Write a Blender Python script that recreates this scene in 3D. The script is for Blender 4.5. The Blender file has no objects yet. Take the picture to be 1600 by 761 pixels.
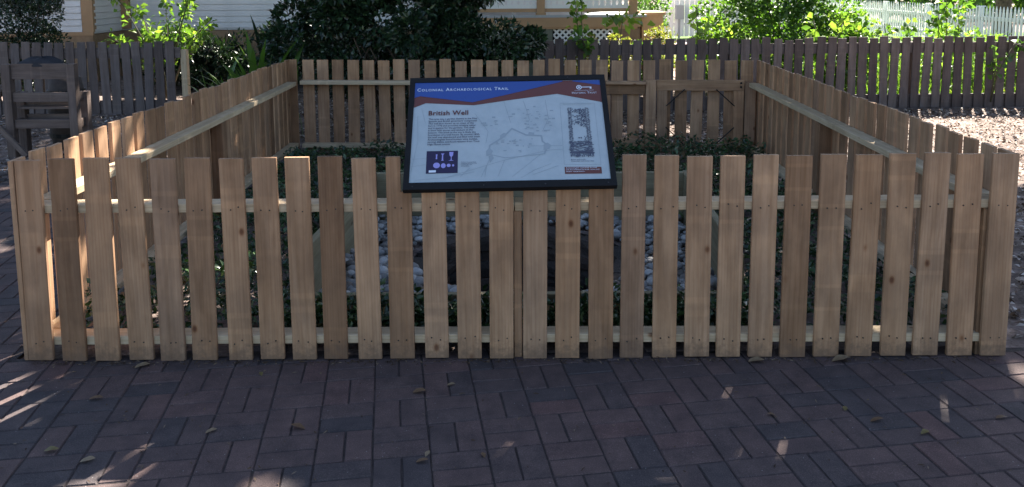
import bpy, bmesh, math, random
import numpy as np
from mathutils import Vector, Matrix

random.seed(7)
rng = np.random.default_rng(7)
scene = bpy.context.scene
C = scene.collection

# ---------------------------------------------------------------- camera
CAM_H = 1.64
pitch, roll = math.radians(7.0786), math.radians(-0.311)
fwd = Vector((0, math.cos(pitch), -math.sin(pitch)))
rt0 = Vector((1, 0, 0)); up0 = rt0.cross(fwd)
rt = math.cos(roll) * rt0 + math.sin(roll) * up0
up = -math.sin(roll) * rt0 + math.cos(roll) * up0
cam_data = bpy.data.cameras.new('camera')
cam = bpy.data.objects.new('camera', cam_data); C.objects.link(cam)
M = Matrix.Identity(4)
for i in range(3):
    M[i][0] = rt[i]; M[i][1] = up[i]; M[i][2] = -fwd[i]
M[2][3] = CAM_H
cam.matrix_world = M
cam_data.sensor_width = 36.0
cam_data.lens = 1287.7 / 1600 * 36
cam_data.shift_y = (131.71 - 380.5) / 1600
cam_data.clip_start = 0.05; cam_data.clip_end = 2000
scene.camera = cam

# ---------------------------------------------------------------- light
EL = math.radians(43); AZ = math.radians(26)          # sun stands behind the scene, to the right
S = Vector((math.sin(AZ) * math.cos(EL), math.cos(AZ) * math.cos(EL), math.sin(EL)))
world = bpy.data.worlds.new('World'); scene.world = world
world.use_nodes = True
wn = world.node_tree.nodes; wl = world.node_tree.links
sky = wn.new('ShaderNodeTexSky'); sky.sky_type = 'NISHITA'; sky.sun_disc = False
sky.sun_elevation = EL; sky.sun_rotation = AZ
wl.new(sky.outputs[0], wn['Background'].inputs[0])
wn['Background'].inputs[1].default_value = 0.055
sl = bpy.data.lights.new('sun', 'SUN'); sl.energy = 5.0; sl.angle = math.radians(0.53); sl.color = (1.0, 0.93, 0.82)
so = bpy.data.objects.new('sun', sl); C.objects.link(so)
so.rotation_euler = S.to_track_quat('Z', 'Y').to_euler()
so.location = (10, 20, 20)
scene.view_settings.view_transform = 'Standard'
scene.view_settings.look = 'None'
scene.view_settings.exposure = 2.47
scene.view_settings.gamma = 1.0
scene.cycles.max_bounces = 6; scene.cycles.diffuse_bounces = 3; scene.cycles.glossy_bounces = 2; scene.cycles.transmission_bounces = 3

# ---------------------------------------------------------------- materials
def new_mat(name):
    m = bpy.data.materials.new(name); m.use_nodes = True
    nt = m.node_tree; b = nt.nodes['Principled BSDF']
    return m, nt, b

def N(nt, t, **kw):
    n = nt.nodes.new(t)
    for k, v in kw.items():
        if k.startswith('i_'):
            n.inputs[k[2:].replace('_', ' ')].default_value = v
        else:
            setattr(n, k, v)
    return n

def ramp(nt, stops, interp='LINEAR'):
    r = nt.nodes.new('ShaderNodeValToRGB'); r.color_ramp.interpolation = interp
    e = r.color_ramp.elements
    while len(e) < len(stops): e.new(0.5)
    for k, (p, c) in enumerate(stops):
        e[k].position = p; e[k].color = (*c, 1) if len(c) == 3 else c
    return r

def mix(nt, a, b, fac, mode='MIX'):
    n = nt.nodes.new('ShaderNodeMix'); n.data_type = 'RGBA'; n.blend_type = mode
    for sock, v in ((n.inputs[0], fac), (n.inputs[6], a), (n.inputs[7], b)):
        if hasattr(v, 'is_output'): nt.links.new(v, sock)
        elif isinstance(v, (int, float)): sock.default_value = v
        else: sock.default_value = (*v, 1)
    return n.outputs[2]

def math_n(nt, op, a, b=None, clamp=False):
    n = nt.nodes.new('ShaderNodeMath'); n.operation = op; n.use_clamp = clamp
    for k, v in enumerate((a, b)):
        if v is None: continue
        if hasattr(v, 'is_output'): nt.links.new(v, n.inputs[k])
        else: n.inputs[k].default_value = v
    return n.outputs[0]

def wood(name, tones, grain=0.35, rough=0.8, knots=True, green=False, stain=0.35, bump=0.25, soil=False):
    """timber: grain runs along the local Z of each board, tone differs from board to board"""
    m, nt, b = new_mat(name); L = nt.links.new
    tc = N(nt, 'ShaderNodeTexCoord'); oi = N(nt, 'ShaderNodeObjectInfo')
    wnz = N(nt, 'ShaderNodeTexWhiteNoise', noise_dimensions='1D'); L(oi.outputs['Random'], wnz.inputs['W'])
    off = N(nt, 'ShaderNodeVectorMath', operation='SCALE'); L(wnz.outputs['Color'], off.inputs[0]); off.inputs['Scale'].default_value = 40
    add = N(nt, 'ShaderNodeVectorMath', operation='ADD'); L(tc.outputs['Object'], add.inputs[0]); L(off.outputs[0], add.inputs[1])
    def mapped(sc):
        mp = N(nt, 'ShaderNodeMapping'); mp.inputs['Scale'].default_value = sc; L(add.outputs[0], mp.inputs[0]); return mp.outputs[0]
    g1 = N(nt, 'ShaderNodeTexNoise', i_Scale=1.0, i_Detail=6.0, i_Roughness=0.65, i_Distortion=0.6); L(mapped((55, 55, 2.2)), g1.inputs['Vector'])
    g2 = N(nt, 'ShaderNodeTexNoise', i_Scale=1.0, i_Detail=3.0, i_Roughness=0.55, i_Distortion=1.2); L(mapped((13, 13, 1.6)), g2.inputs['Vector'])
    g3 = N(nt, 'ShaderNodeTexNoise', i_Scale=1.0, i_Detail=4.0, i_Roughness=0.6); L(mapped((6, 6, 4.0)), g3.inputs['Vector'])
    fine = N(nt, 'ShaderNodeTexNoise', i_Scale=1.0, i_Detail=2.0); L(mapped((420, 420, 40)), fine.inputs['Vector'])
    # cathedral growth rings
    wv = N(nt, 'ShaderNodeTexWave', wave_type='RINGS', rings_direction='SPHERICAL', i_Scale=1.0, i_Distortion=5.0, i_Detail=2.0)
    wv.inputs['Detail Scale'].default_value = 0.8
    L(mapped((26, 26, 1.3)), wv.inputs['Vector'])
    tone = ramp(nt, tones); L(oi.outputs['Random'], tone.inputs[0])
    gr = ramp(nt, [(0.30, (1 - grain,) * 3), (0.70, (1.12,) * 3)]); L(g1.outputs[0], gr.inputs[0])
    col = mix(nt, tone.outputs[0], gr.outputs[0], 0.55, 'MULTIPLY')
    gr2 = ramp(nt, [(0.34, (0.70, 0.64, 0.58)), (0.62, (1.1, 1.1, 1.1))]); L(g2.outputs[0], gr2.inputs[0])
    col = mix(nt, col, gr2.outputs[0], 0.6, 'MULTIPLY')
    rg = ramp(nt, [(0.0, (0.78, 0.70, 0.62)), (0.35, (1.05, 1.05, 1.05))]); L(wv.outputs['Fac'], rg.inputs[0])
    col = mix(nt, col, rg.outputs[0], 0.33, 'MULTIPLY')
    st = ramp(nt, [(0.38, (0.62, 0.62, 0.64)), (0.60, (1.08, 1.06, 1.02))]); L(g3.outputs[0], st.inputs[0])
    col = mix(nt, col, st.outputs[0], stain, 'MULTIPLY')
    # sticker stains: pale or dark bands across the board
    sep = N(nt, 'ShaderNodeSeparateXYZ'); L(add.outputs[0], sep.inputs[0])
    nb = N(nt, 'ShaderNodeTexNoise', noise_dimensions='1D', i_Scale=5.5, i_Detail=0.0); L(sep.outputs[2], nb.inputs['W'])
    bd = ramp(nt, [(0.0, (1, 1, 1)), (0.66, (1, 1, 1)), (0.69, (1.22, 1.2, 1.16)), (0.76, (1.2, 1.18, 1.14)), (0.79, (0.9, 0.9, 0.9))]); L(nb.outputs[0], bd.inputs[0])
    col = mix(nt, col, bd.outputs[0], 0.55, 'MULTIPLY')
    if knots:
        vo = N(nt, 'ShaderNodeTexVoronoi', feature='F1', i_Scale=1.0, i_Randomness=1.0); L(mapped((6.5, 6.5, 4.2)), vo.inputs['Vector'])
        kr = ramp(nt, [(0.035, (0.25, 0.13, 0.09)), (0.06, (0.55, 0.40, 0.32)), (0.085, (0.88, 0.82, 0.78)), (0.12, (1, 1, 1))]); L(vo.outputs['Distance'], kr.inputs[0])
        col = mix(nt, col, kr.outputs[0], 0.85, 'MULTIPLY')
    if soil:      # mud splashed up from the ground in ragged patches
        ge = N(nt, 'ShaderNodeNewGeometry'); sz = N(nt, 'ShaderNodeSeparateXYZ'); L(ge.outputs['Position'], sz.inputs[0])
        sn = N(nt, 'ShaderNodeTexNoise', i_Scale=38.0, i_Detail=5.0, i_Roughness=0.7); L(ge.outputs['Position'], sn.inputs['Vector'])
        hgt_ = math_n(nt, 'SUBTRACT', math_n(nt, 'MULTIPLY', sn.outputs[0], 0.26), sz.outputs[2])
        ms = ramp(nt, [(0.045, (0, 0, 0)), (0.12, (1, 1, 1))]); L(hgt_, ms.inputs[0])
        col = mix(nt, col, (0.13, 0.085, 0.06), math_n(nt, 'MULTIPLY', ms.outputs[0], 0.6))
    L(col, b.inputs['Base Color'])
    b.inputs['Roughness'].default_value = rough; b.inputs['Specular IOR Level'].default_value = 0.25
    hs = math_n(nt, 'ADD', g1.outputs[0], math_n(nt, 'MULTIPLY', fine.outputs[0], 0.5))
    bp = N(nt, 'ShaderNodeBump', i_Strength=bump, i_Distance=0.003); L(hs, bp.inputs['Height']); L(bp.outputs[0], b.inputs['Normal'])
    return m

NEW = [(0.0, (0.24, 0.135, 0.077)), (0.12, (0.315, 0.182, 0.105)), (0.3, (0.395, 0.233, 0.136)), (0.5, (0.435, 0.262, 0.155)), (0.7, (0.47, 0.288, 0.176)), (0.86, (0.41, 0.257, 0.162)), (0.94, (0.32, 0.195, 0.124)), (1.0, (0.46, 0.268, 0.155))]
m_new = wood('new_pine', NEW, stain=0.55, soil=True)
m_rail = wood('pale_rail_timber', [(0, (0.60, 0.48, 0.33)), (1, (0.54, 0.42, 0.28))], grain=0.2, stain=0.2)
m_treated = wood('treated_board', [(0, (0.22, 0.19, 0.12)), (1, (0.27, 0.235, 0.15))], grain=0.25, stain=0.3)
m_dark = wood('dark_stained_fence', [(0, (0.10, 0.078, 0.075)), (0.5, (0.135, 0.107, 0.103)), (0.85, (0.175, 0.142, 0.136)), (1, (0.12, 0.10, 0.10))], grain=0.3, knots=False, stain=0.4)
m_old = wood('weathered_wood', [(0, (0.15, 0.112, 0.10)), (1, (0.19, 0.145, 0.13))], grain=0.4, knots=False, stain=0.5)

def plain(name, col, rough=0.6, spec=0.4, metal=0.0, noise=0.0, nscale=12.0, bump=0.0, bscale=200.0):
    m, nt, b = new_mat(name); L = nt.links.new
    b.inputs['Roughness'].default_value = rough; b.inputs['Specular IOR Level'].default_value = spec; b.inputs['Metallic'].default_value = metal
    if noise > 0:
        tc = N(nt, 'ShaderNodeTexCoord')
        nz = N(nt, 'ShaderNodeTexNoise', i_Scale=nscale, i_Detail=5.0, i_Roughness=0.65); L(tc.outputs['Object'], nz.inputs['Vector'])
        r = ramp(nt, [(0.3, tuple(max(0, c * (1 - noise)) for c in col)), (0.7, tuple(c * (1 + noise * 0.6) for c in col))]); L(nz.outputs[0], r.inputs[0])
        L(r.outputs[0], b.inputs['Base Color'])
    else:
        b.inputs['Base Color'].default_value = (*col, 1)
    if bump > 0:
        tc = N(nt, 'ShaderNodeTexCoord')
        nz = N(nt, 'ShaderNodeTexNoise', i_Scale=bscale, i_Detail=3.0); L(tc.outputs['Object'], nz.inputs['Vector'])
        bp = N(nt, 'ShaderNodeBump', i_Strength=bump, i_Distance=0.01); L(nz.outputs[0], bp.inputs['Height']); L(bp.outputs[0], b.inputs['Normal'])
    return m

def leaf_mat(name, stops, rough=0.35, spec=0.5, trans=0.3, tcol=(1.3, 1.5, 0.5)):
    m, nt, b = new_mat(name); L = nt.links.new
    ge = N(nt, 'ShaderNodeNewGeometry'); r = ramp(nt, stops); L(ge.outputs['Random Per Island'], r.inputs[0])
    L(r.outputs[0], b.inputs['Base Color']); b.inputs['Roughness'].default_value = rough; b.inputs['Specular IOR Level'].default_value = spec
    if trans > 0:
        tr = N(nt, 'ShaderNodeBsdfTranslucent')
        L(mix(nt, r.outputs[0], tcol, 1.0, 'MULTIPLY'), tr.inputs['Color'])
        mx = N(nt, 'ShaderNodeMixShader'); mx.inputs[0].default_value = trans
        L(b.outputs[0], mx.inputs[1]); L(tr.outputs[0], mx.inputs[2])
        L(mx.outputs[0], nt.nodes['Material Output'].inputs['Surface'])
    return m

G = lambda *c: c
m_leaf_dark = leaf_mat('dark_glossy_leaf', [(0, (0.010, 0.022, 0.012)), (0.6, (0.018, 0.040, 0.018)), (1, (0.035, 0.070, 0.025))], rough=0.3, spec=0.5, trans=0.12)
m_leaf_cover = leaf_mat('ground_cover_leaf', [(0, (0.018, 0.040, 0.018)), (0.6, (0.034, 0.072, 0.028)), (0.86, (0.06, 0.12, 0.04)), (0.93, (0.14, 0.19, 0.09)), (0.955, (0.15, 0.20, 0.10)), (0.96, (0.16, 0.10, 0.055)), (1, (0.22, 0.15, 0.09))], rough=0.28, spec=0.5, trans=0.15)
m_leaf_bright = leaf_mat('bright_green_leaf', [(0, (0.05, 0.11, 0.02)), (0.5, (0.09, 0.18, 0.03)), (1, (0.17, 0.26, 0.05))], rough=0.45, trans=0.5, tcol=(2.1, 2.05, 1.0))
m_leaf_mid = leaf_mat('mid_green_leaf', [(0, (0.035, 0.08, 0.02)), (0.5, (0.065, 0.135, 0.03)), (1, (0.12, 0.20, 0.05))], rough=0.45, trans=0.45, tcol=(1.7, 1.9, 0.6))
m_leaf_yellow = leaf_mat('yellow_green_leaf', [(0, (0.12, 0.16, 0.03)), (0.7, (0.22, 0.24, 0.06)), (1, (0.28, 0.21, 0.08))], rough=0.5, trans=0.45, tcol=(1.6, 1.6, 0.9))
m_canopy = leaf_mat('tree_leaf', [(0, (0.025, 0.05, 0.015)), (1, (0.06, 0.11, 0.03))], rough=0.5, trans=0.25)
m_grass = leaf_mat('grass_blade', [(0, (0.06, 0.12, 0.02)), (0.6, (0.10, 0.19, 0.035)), (1, (0.2, 0.24, 0.07))], rough=0.55, trans=0.45, tcol=(1.8, 1.9, 0.6))
m_litter = leaf_mat('leaf_litter', [(0, (0.05, 0.03, 0.02)), (0.4, (0.12, 0.075, 0.045)), (0.6, (0.34, 0.26, 0.215)), (1, (0.60, 0.53, 0.48))], rough=0.75, spec=0.25, trans=0.1, tcol=(1, 1, 1))
m_debris = leaf_mat('fine_debris', [(0, (0.04, 0.026, 0.018)), (0.6, (0.10, 0.065, 0.04)), (1, (0.20, 0.15, 0.11))], rough=0.8, spec=0.1, trans=0)
m_bark = plain('bark', (0.10, 0.075, 0.055), rough=0.9, spec=0.2, noise=0.6, nscale=14, bump=0.6, bscale=30)
m_stem = plain('green_stem', (0.10, 0.09, 0.05), rough=0.7, noise=0.3)
m_screw = plain('screw_head', (0.05, 0.045, 0.045), rough=0.4, metal=0.6)
m_black = plain('black_painted_metal', (0.010, 0.010, 0.011), rough=0.6, spec=0.2, noise=0.2, nscale=8)
m_iron = plain('dark_iron', (0.02, 0.02, 0.02), rough=0.5, metal=0.5)
m_white = plain('white_paint', (0.84, 0.84, 0.82), rough=0.55, noise=0.05, nscale=5)
m_siding = plain('white_siding', (0.80, 0.78, 0.78), rough=0.6, noise=0.08, nscale=3)
m_tan = plain('tan_paint', (0.46, 0.28, 0.15), rough=0.6, noise=0.08, nscale=4)
m_tan2 = plain('tan_brick_base', (0.34, 0.22, 0.13), rough=0.8, noise=0.25, nscale=9, bump=0.4, bscale=40)
m_orange = plain('orange_stucco', (0.62, 0.40, 0.25), rough=0.85, noise=0.1, nscale=20)
m_deck = plain('grey_porch_floor', (0.42, 0.43, 0.44), rough=0.5, noise=0.12)
m_greenpanel = plain('green_skirting', (0.16, 0.17, 0.13), rough=0.7, noise=0.2)
m_shade_fill = plain('painted_shade', (0.02, 0.02, 0.02), rough=0.9)
m_roof = plain('roof_shingle', (0.12, 0.11, 0.11), rough=0.9, noise=0.4, nscale=30)
m_stone_white = plain('white_pebble', (0.46, 0.45, 0.44), rough=0.65, noise=0.3, nscale=16, bump=0.15, bscale=120)
m_floor = plain('well_silt', (0.03, 0.025, 0.02), rough=0.9)

def island_stone():
    m, nt, b = new_mat('river_pebble'); L = nt.links.new
    ge = N(nt, 'ShaderNodeNewGeometry')
    r = ramp(nt, [(0, (0.09, 0.075, 0.065)), (0.25, (0.20, 0.188, 0.178)), (0.7, (0.31, 0.30, 0.29)), (1, (0.50, 0.48, 0.46))]); L(ge.outputs['Random Per Island'], r.inputs[0])
    tc = N(nt, 'ShaderNodeTexCoord'); nz = N(nt, 'ShaderNodeTexNoise', i_Scale=60.0, i_Detail=4.0); L(tc.outputs['Object'], nz.inputs['Vector'])
    r2 = ramp(nt, [(0.3, (0.8, 0.79, 0.77)), (0.6, (1.05, 1.05, 1.05))]); L(nz.outputs[0], r2.inputs[0])
    L(mix(nt, r.outputs[0], r2.outputs[0], 0.8, 'MULTIPLY'), b.inputs['Base Color']); b.inputs['Roughness'].default_value = 0.65
    return m
m_pebble = island_stone()

def well_stone():
    m, nt, b = new_mat('rough_well_stone'); L = nt.links.new
    oi = N(nt, 'ShaderNodeObjectInfo'); tc = N(nt, 'ShaderNodeTexCoord')
    r = ramp(nt, [(0, (0.04, 0.034, 0.03)), (0.5, (0.065, 0.052, 0.045)), (0.88, (0.10, 0.072, 0.056)), (1, (0.22, 0.115, 0.07))]); L(oi.outputs['Random'], r.inputs[0])
    nz = N(nt, 'ShaderNodeTexNoise', i_Scale=18.0, i_Detail=6.0, i_Roughness=0.7); L(tc.outputs['Object'], nz.inputs['Vector'])
    r2 = ramp(nt, [(0.3, (0.5, 0.5, 0.5)), (0.65, (1.2, 1.15, 1.1))]); L(nz.outputs[0], r2.inputs[0])
    L(mix(nt, r.outputs[0], r2.outputs[0], 0.9, 'MULTIPLY'), b.inputs['Base Color']); b.inputs['Roughness'].default_value = 0.9
    bp = N(nt, 'ShaderNodeBump', i_Strength=0.6, i_Distance=0.02); L(nz.outputs[0], bp.inputs['Height']); L(bp.outputs[0], b.inputs['Normal'])
    return m
m_wellstone = well_stone()

def paver_mat(name, island):
    m, nt, b = new_mat(name); L = nt.links.new
    if island:
        src = N(nt, 'ShaderNodeNewGeometry').outputs['Random Per Island']
    else:
        sepc = N(nt, 'ShaderNodeSeparateColor'); L(N(nt, 'ShaderNodeObjectInfo').outputs['Color'], sepc.inputs[0]); src = sepc.outputs[0]
    tc = N(nt, 'ShaderNodeNewGeometry')
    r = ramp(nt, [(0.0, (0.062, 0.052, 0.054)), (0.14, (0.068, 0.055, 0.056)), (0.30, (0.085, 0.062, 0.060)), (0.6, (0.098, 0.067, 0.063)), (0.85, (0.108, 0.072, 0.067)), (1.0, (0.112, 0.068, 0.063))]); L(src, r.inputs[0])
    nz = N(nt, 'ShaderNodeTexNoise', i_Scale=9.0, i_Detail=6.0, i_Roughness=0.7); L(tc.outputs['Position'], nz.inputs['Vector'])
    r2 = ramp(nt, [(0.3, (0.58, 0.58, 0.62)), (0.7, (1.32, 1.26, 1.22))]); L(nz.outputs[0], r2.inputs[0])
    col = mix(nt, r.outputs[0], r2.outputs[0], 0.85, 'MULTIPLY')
    sp = N(nt, 'ShaderNodeTexNoise', i_Scale=260.0, i_Detail=2.0); L(tc.outputs['Position'], sp.inputs['Vector'])
    r3 = ramp(nt, [(0.35, (0.6, 0.6, 0.6)), (0.6, (1.08, 1.08, 1.08)), (0.72, (2.2, 2.1, 2.1))]); L(sp.outputs[0], r3.inputs[0])
    col = mix(nt, col, r3.outputs[0], 0.6, 'MULTIPLY')
    vo = N(nt, 'ShaderNodeTexVoronoi', i_Scale=24.0); L(tc.outputs['Position'], vo.inputs['Vector'])
    r4 = ramp(nt, [(0.035, (1, 1, 1)), (0.06, (0, 0, 0))]); L(vo.outputs['Distance'], r4.inputs[0])
    col = mix(nt, col, (0.32, 0.30, 0.29), math_n(nt, 'MULTIPLY', r4.outputs[0], 0.7))
    L(col, b.inputs['Base Color']); b.inputs['Roughness'].default_value = 0.82; b.inputs['Specular IOR Level'].default_value = 0.3
    bp = N(nt, 'ShaderNodeBump', i_Strength=0.45, i_Distance=0.004); L(sp.outputs[0], bp.inputs['Height']); L(bp.outputs[0], b.inputs['Normal'])
    return m
m_paver = paver_mat('clay_paver', False); m_paver_i = paver_mat('clay_paver_field', True)

def ground_mat(name, a, b_, c, sc=6.0):
    m, nt, b = new_mat(name); L = nt.links.new
    ge = N(nt, 'ShaderNodeNewGeometry')
    n1 = N(nt, 'ShaderNodeTexNoise', i_Scale=sc, i_Detail=8.0, i_Roughness=0.75); L(ge.outputs['Position'], n1.inputs['Vector'])
    n2 = N(nt, 'ShaderNodeTexNoise', i_Scale=0.8, i_Detail=3.0); L(ge.outputs['Position'], n2.inputs['Vector'])
    n3 = N(nt, 'ShaderNodeTexVoronoi', i_Scale=45.0); L(ge.outputs['Position'], n3.inputs['Vector'])
    r = ramp(nt, [(0.3, a), (0.52, b_), (0.72, c)]); L(n1.outputs[0], r.inputs[0])
    r2 = ramp(nt, [(0.35, (0.75, 0.75, 0.75)), (0.65, (1.15, 1.15, 1.15))]); L(n2.outputs[0], r2.inputs[0])
    col = mix(nt, r.outputs[0], r2.outputs[0], 1.0, 'MULTIPLY')
    r3 = ramp(nt, [(0.1, (0.6, 0.6, 0.6)), (0.5, (1.1, 1.1, 1.1))]); L(n3.outputs['Distance'], r3.inputs[0])
    col = mix(nt, col, r3.outputs[0], 0.7, 'MULTIPLY')
    L(col, b.inputs['Base Color']); b.inputs['Roughness'].default_value = 0.95; b.inputs['Specular IOR Level'].default_value = 0.15
    bp = N(nt, 'ShaderNodeBump', i_Strength=0.8, i_Distance=0.03); L(n1.outputs[0], bp.inputs['Height']); L(bp.outputs[0], b.inputs['Normal'])
    return m
m_ground = ground_mat('mulch_and_dirt', (0.055, 0.038, 0.031), (0.20, 0.15, 0.13), (0.42, 0.345, 0.31))
m_sand = ground_mat('joint_sand', (0.045, 0.036, 0.036), (0.068, 0.054, 0.052), (0.095, 0.078, 0.074), 20)
m_lawn = ground_mat('lawn_soil', (0.04, 0.075, 0.015), (0.08, 0.14, 0.03), (0.15, 0.19, 0.06), 4)
m_path = ground_mat('pinkish_path', (0.30, 0.20, 0.19), (0.42, 0.30, 0.28), (0.52, 0.40, 0.37), 8)

# ---------------------------------------------------------------- mesh helpers
def link(name, me, mat=None, parent=None):
    if mat is not None and not me.materials: me.materials.append(mat)
    o = bpy.data.objects.new(name, me); C.objects.link(o)
    if parent is not None: o.parent = parent
    return o

def mesh(name, v, f, smooth=False):
    me = bpy.data.meshes.new(name)
    me.from_pydata([tuple(map(float, p)) for p in v], [], [tuple(int(i) for i in q) for q in f]); me.update()
    if smooth: me.polygons.foreach_set('use_smooth', [True] * len(me.polygons))
    return me

def tag(o, label=None, cat=None, group=None, kind=None):
    if label: o['label'] = label
    if cat: o['category'] = cat
    if group: o['group'] = group
    if kind: o['kind'] = kind
    return o

def empty(name, loc, label, cat, group=None, kind=None):
    o = bpy.data.objects.new(name, None); C.objects.link(o); o.location = loc; o.empty_display_size = 0.1
    return tag(o, label, cat, group, kind)

_cache = {}
def board_mesh(w, t, L, mat, ch=0.003):
    key = (round(w, 4), round(t, 4), round(L, 3), mat.name)
    if key in _cache: return _cache[key]
    x, y = w / 2, t / 2; c = min(ch, w * .2, t * .2)
    sec = [(-x + c, -y), (x - c, -y), (x, -y + c), (x, y - c), (x - c, y), (-x + c, y), (-x, y - c), (-x, -y + c)]
    v = [(a, b, 0) for a, b in sec] + [(a, b, L) for a, b in sec]
    f = [(i, (i + 1) % 8, 8 + (i + 1) % 8, 8 + i) for i in range(8)] + [tuple(range(7, -1, -1)), tuple(range(8, 16))]
    me = mesh('board', v, f); me.materials.append(mat); _cache[key] = me
    return me

def board(name, parent, p0, p1, w, t, mat, wdir):
    """a board from p0 to p1 (centre line); wdir = direction of its width"""
    p0, p1 = Vector(p0), Vector(p1); z = (p1 - p0); L = z.length; z.normalize()
    x = Vector(wdir); x = (x - z * x.dot(z)).normalized(); y = z.cross(x)
    Mx = Matrix(((x[0], y[0], z[0], p0[0]), (x[1], y[1], z[1], p0[1]), (x[2], y[2], z[2], p0[2]), (0, 0, 0, 1)))
    o = link(name, board_mesh(w, t, L, mat), mat, parent)
    base = parent.location if parent is not None else Vector((0, 0, 0))
    if parent is not None and parent.parent is not None: base = base + parent.parent.location
    o.matrix_basis = Matrix.Translation(-base) @ Mx
    return o

class MB:
    def __init__(s): s.v = []; s.f = []
    def box(s, a, b):
        (x0, y0, z0), (x1, y1, z1) = a, b; n = len(s.v)
        s.v += [(x0, y0, z0), (x1, y0, z0), (x1, y1, z0), (x0, y1, z0), (x0, y0, z1), (x1, y0, z1), (x1, y1, z1), (x0, y1, z1)]
        s.f += [tuple(n + i for i in q) for q in ((3, 2, 1, 0), (4, 5, 6, 7), (0, 1, 5, 4), (1, 2, 6, 5), (2, 3, 7, 6), (3, 0, 4, 7))]
        return s
    def tube(s, pts, rad, sides=8, cap=True):
        pts = [Vector(p) for p in pts]; n0 = len(s.v)
        for i, p in enumerate(pts):
            d = (pts[min(i + 1, len(pts) - 1)] - pts[max(i - 1, 0)]).normalized()
            a = d.orthogonal().normalized() if i == 0 else (pa - d * pa.dot(d)).normalized()
            pa = a; b = d.cross(a); r = rad[i] if hasattr(rad, '__len__') else rad
            for k in range(sides):
                t = 2 * math.pi * k / sides
                s.v.append(tuple(p + (a * math.cos(t) + b * math.sin(t)) * r))
        for i in range(len(pts) - 1):
            for k in range(sides):
                k2 = (k + 1) % sides
                s.f.append((n0 + i * sides + k, n0 + i * sides + k2, n0 + (i + 1) * sides + k2, n0 + (i + 1) * sides + k))
        if cap:
            s.f.append(tuple(n0 + k for k in range(sides - 1, -1, -1))); e = n0 + (len(pts) - 1) * sides
            s.f.append(tuple(e + k for k in range(sides)))
        return s
    def prism(s, poly, axis, a, b):
        """extrude polygon (list of 2D) along axis from a to b; poly in the two other axes in order"""
        n = len(s.v); k = len(poly)
        def P(q, h):
            return {'y': (q[0], h, q[1]), 'z': (q[0], q[1], h), 'x': (h, q[0], q[1])}[axis]
        s.v += [P(q, a) for q in poly] + [P(q, b) for q in poly]
        s.f += [tuple(n + i for i in range(k)), tuple(n + k + i for i in range(k - 1, -1, -1))]
        s.f += [(n + i, n + k + i, n + k + (i + 1) % k, n + (i + 1) % k) for i in range(k)]
        return s
    def build(s, name, mat, parent=None, smooth=False, off=None):
        v = s.v
        if parent is not None:
            b = parent.location.copy()
            if parent.parent is not None: b = b + parent.parent.location
            v = [(p[0] - b[0], p[1] - b[1], p[2] - b[2]) for p in v]
        me = mesh(name, v, s.f, smooth)
        bm = bmesh.new(); bm.from_mesh(me); bmesh.ops.recalc_face_normals(bm, faces=bm.faces); bm.to_mesh(me); bm.free()
        return link(name, me, mat, parent)

def unit(a): return a / np.maximum(np.linalg.norm(a, axis=1, keepdims=True), 1e-9)

def leaves(P, D, Nn, ln, wd, fold=0.25, curl=0.12):
    """leaf-shaped faces: base at P, axis D, upper side Nn"""
    n = len(P); D = unit(D); Nn = Nn - D * (Nn * D).sum(1, keepdims=True); Nn = unit(Nn + 1e-6); R = np.cross(D, Nn)
    ln = np.broadcast_to(np.asarray(ln, float), (n,))[:, None]; wd = np.broadcast_to(np.asarray(wd, float), (n,))[:, None]
    mid = P + D * ln * 0.5
    v = np.stack([P, mid + R * wd * .5 + Nn * wd * fold, P + D * ln - Nn * ln * curl, mid - R * wd * .5 + Nn * wd * fold, mid + Nn * ln * curl * .3], 1)
    v = v.reshape(-1, 3); k = np.arange(n)[:, None] * 5
    f = np.concatenate([k + [0, 1, 4], k + [1, 2, 4], k + [2, 3, 4], k + [3, 0, 4]], 1).reshape(-1, 3)
    return v, f

def leaf_obj(name, v, f, mat, parent=None):
    me = bpy.data.meshes.new(name)
    if parent is not None:
        b = parent.location.copy()
        if parent.parent is not None: b = b + parent.parent.location
        v = v - np.array(b)
    me.vertices.add(len(v)); me.vertices.foreach_set('co', np.ascontiguousarray(v, dtype=np.float32).ravel())
    me.loops.add(f.size); me.loops.foreach_set('vertex_index', f.astype(np.int32).ravel())
    me.polygons.add(len(f)); me.polygons.foreach_set('loop_start', np.arange(0, f.size, f.shape[1], dtype=np.int32))
    me.polygons.foreach_set('loop_total', np.full(len(f), f.shape[1], dtype=np.int32))
    me.update(calc_edges=True); me.validate()
    return link(name, me, mat, parent)

def rdir(n, up=0.0):
    d = rng.normal(size=(n, 3)); d[:, 2] += up; return unit(d)

# ================================================================ THE SETTING
# ground sheet with an opening for the box round the well
BX0, BX1, BY0, BY1 = -1.0, 1.10, 3.86, 5.50
GZ = -0.02
xs = [-400, BX0, BX1, 400]; ys = [-60, BY0, BY1, 600]
gv = [(x, y, GZ) for y in ys for x in xs]
gf = [(j * 4 + i, j * 4 + i + 1, (j + 1) * 4 + i + 1, (j + 1) * 4 + i) for j in range(3) for i in range(3) if not (i == 1 and j == 1)]
tag(link('ground', mesh('ground', gv, gf), m_ground), kind='structure')
tag(link('lawn', mesh('lawn', [(2.9, 11.0, -0.014), (16, 11.0, -0.014), (16, 60, -0.014), (5.6, 60, -0.014), (4.4, 15, -0.014)], [(0, 1, 2, 3, 4)]), m_lawn), kind='structure')
tag(link('path', mesh('path', [(2.75, 12.6, -0.009), (3.6, 12.6, -0.009), (5.4, 23.4, -0.009), (3.2, 23.4, -0.009)], [(0, 1, 2, 3)]), m_path), kind='structure')

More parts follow.
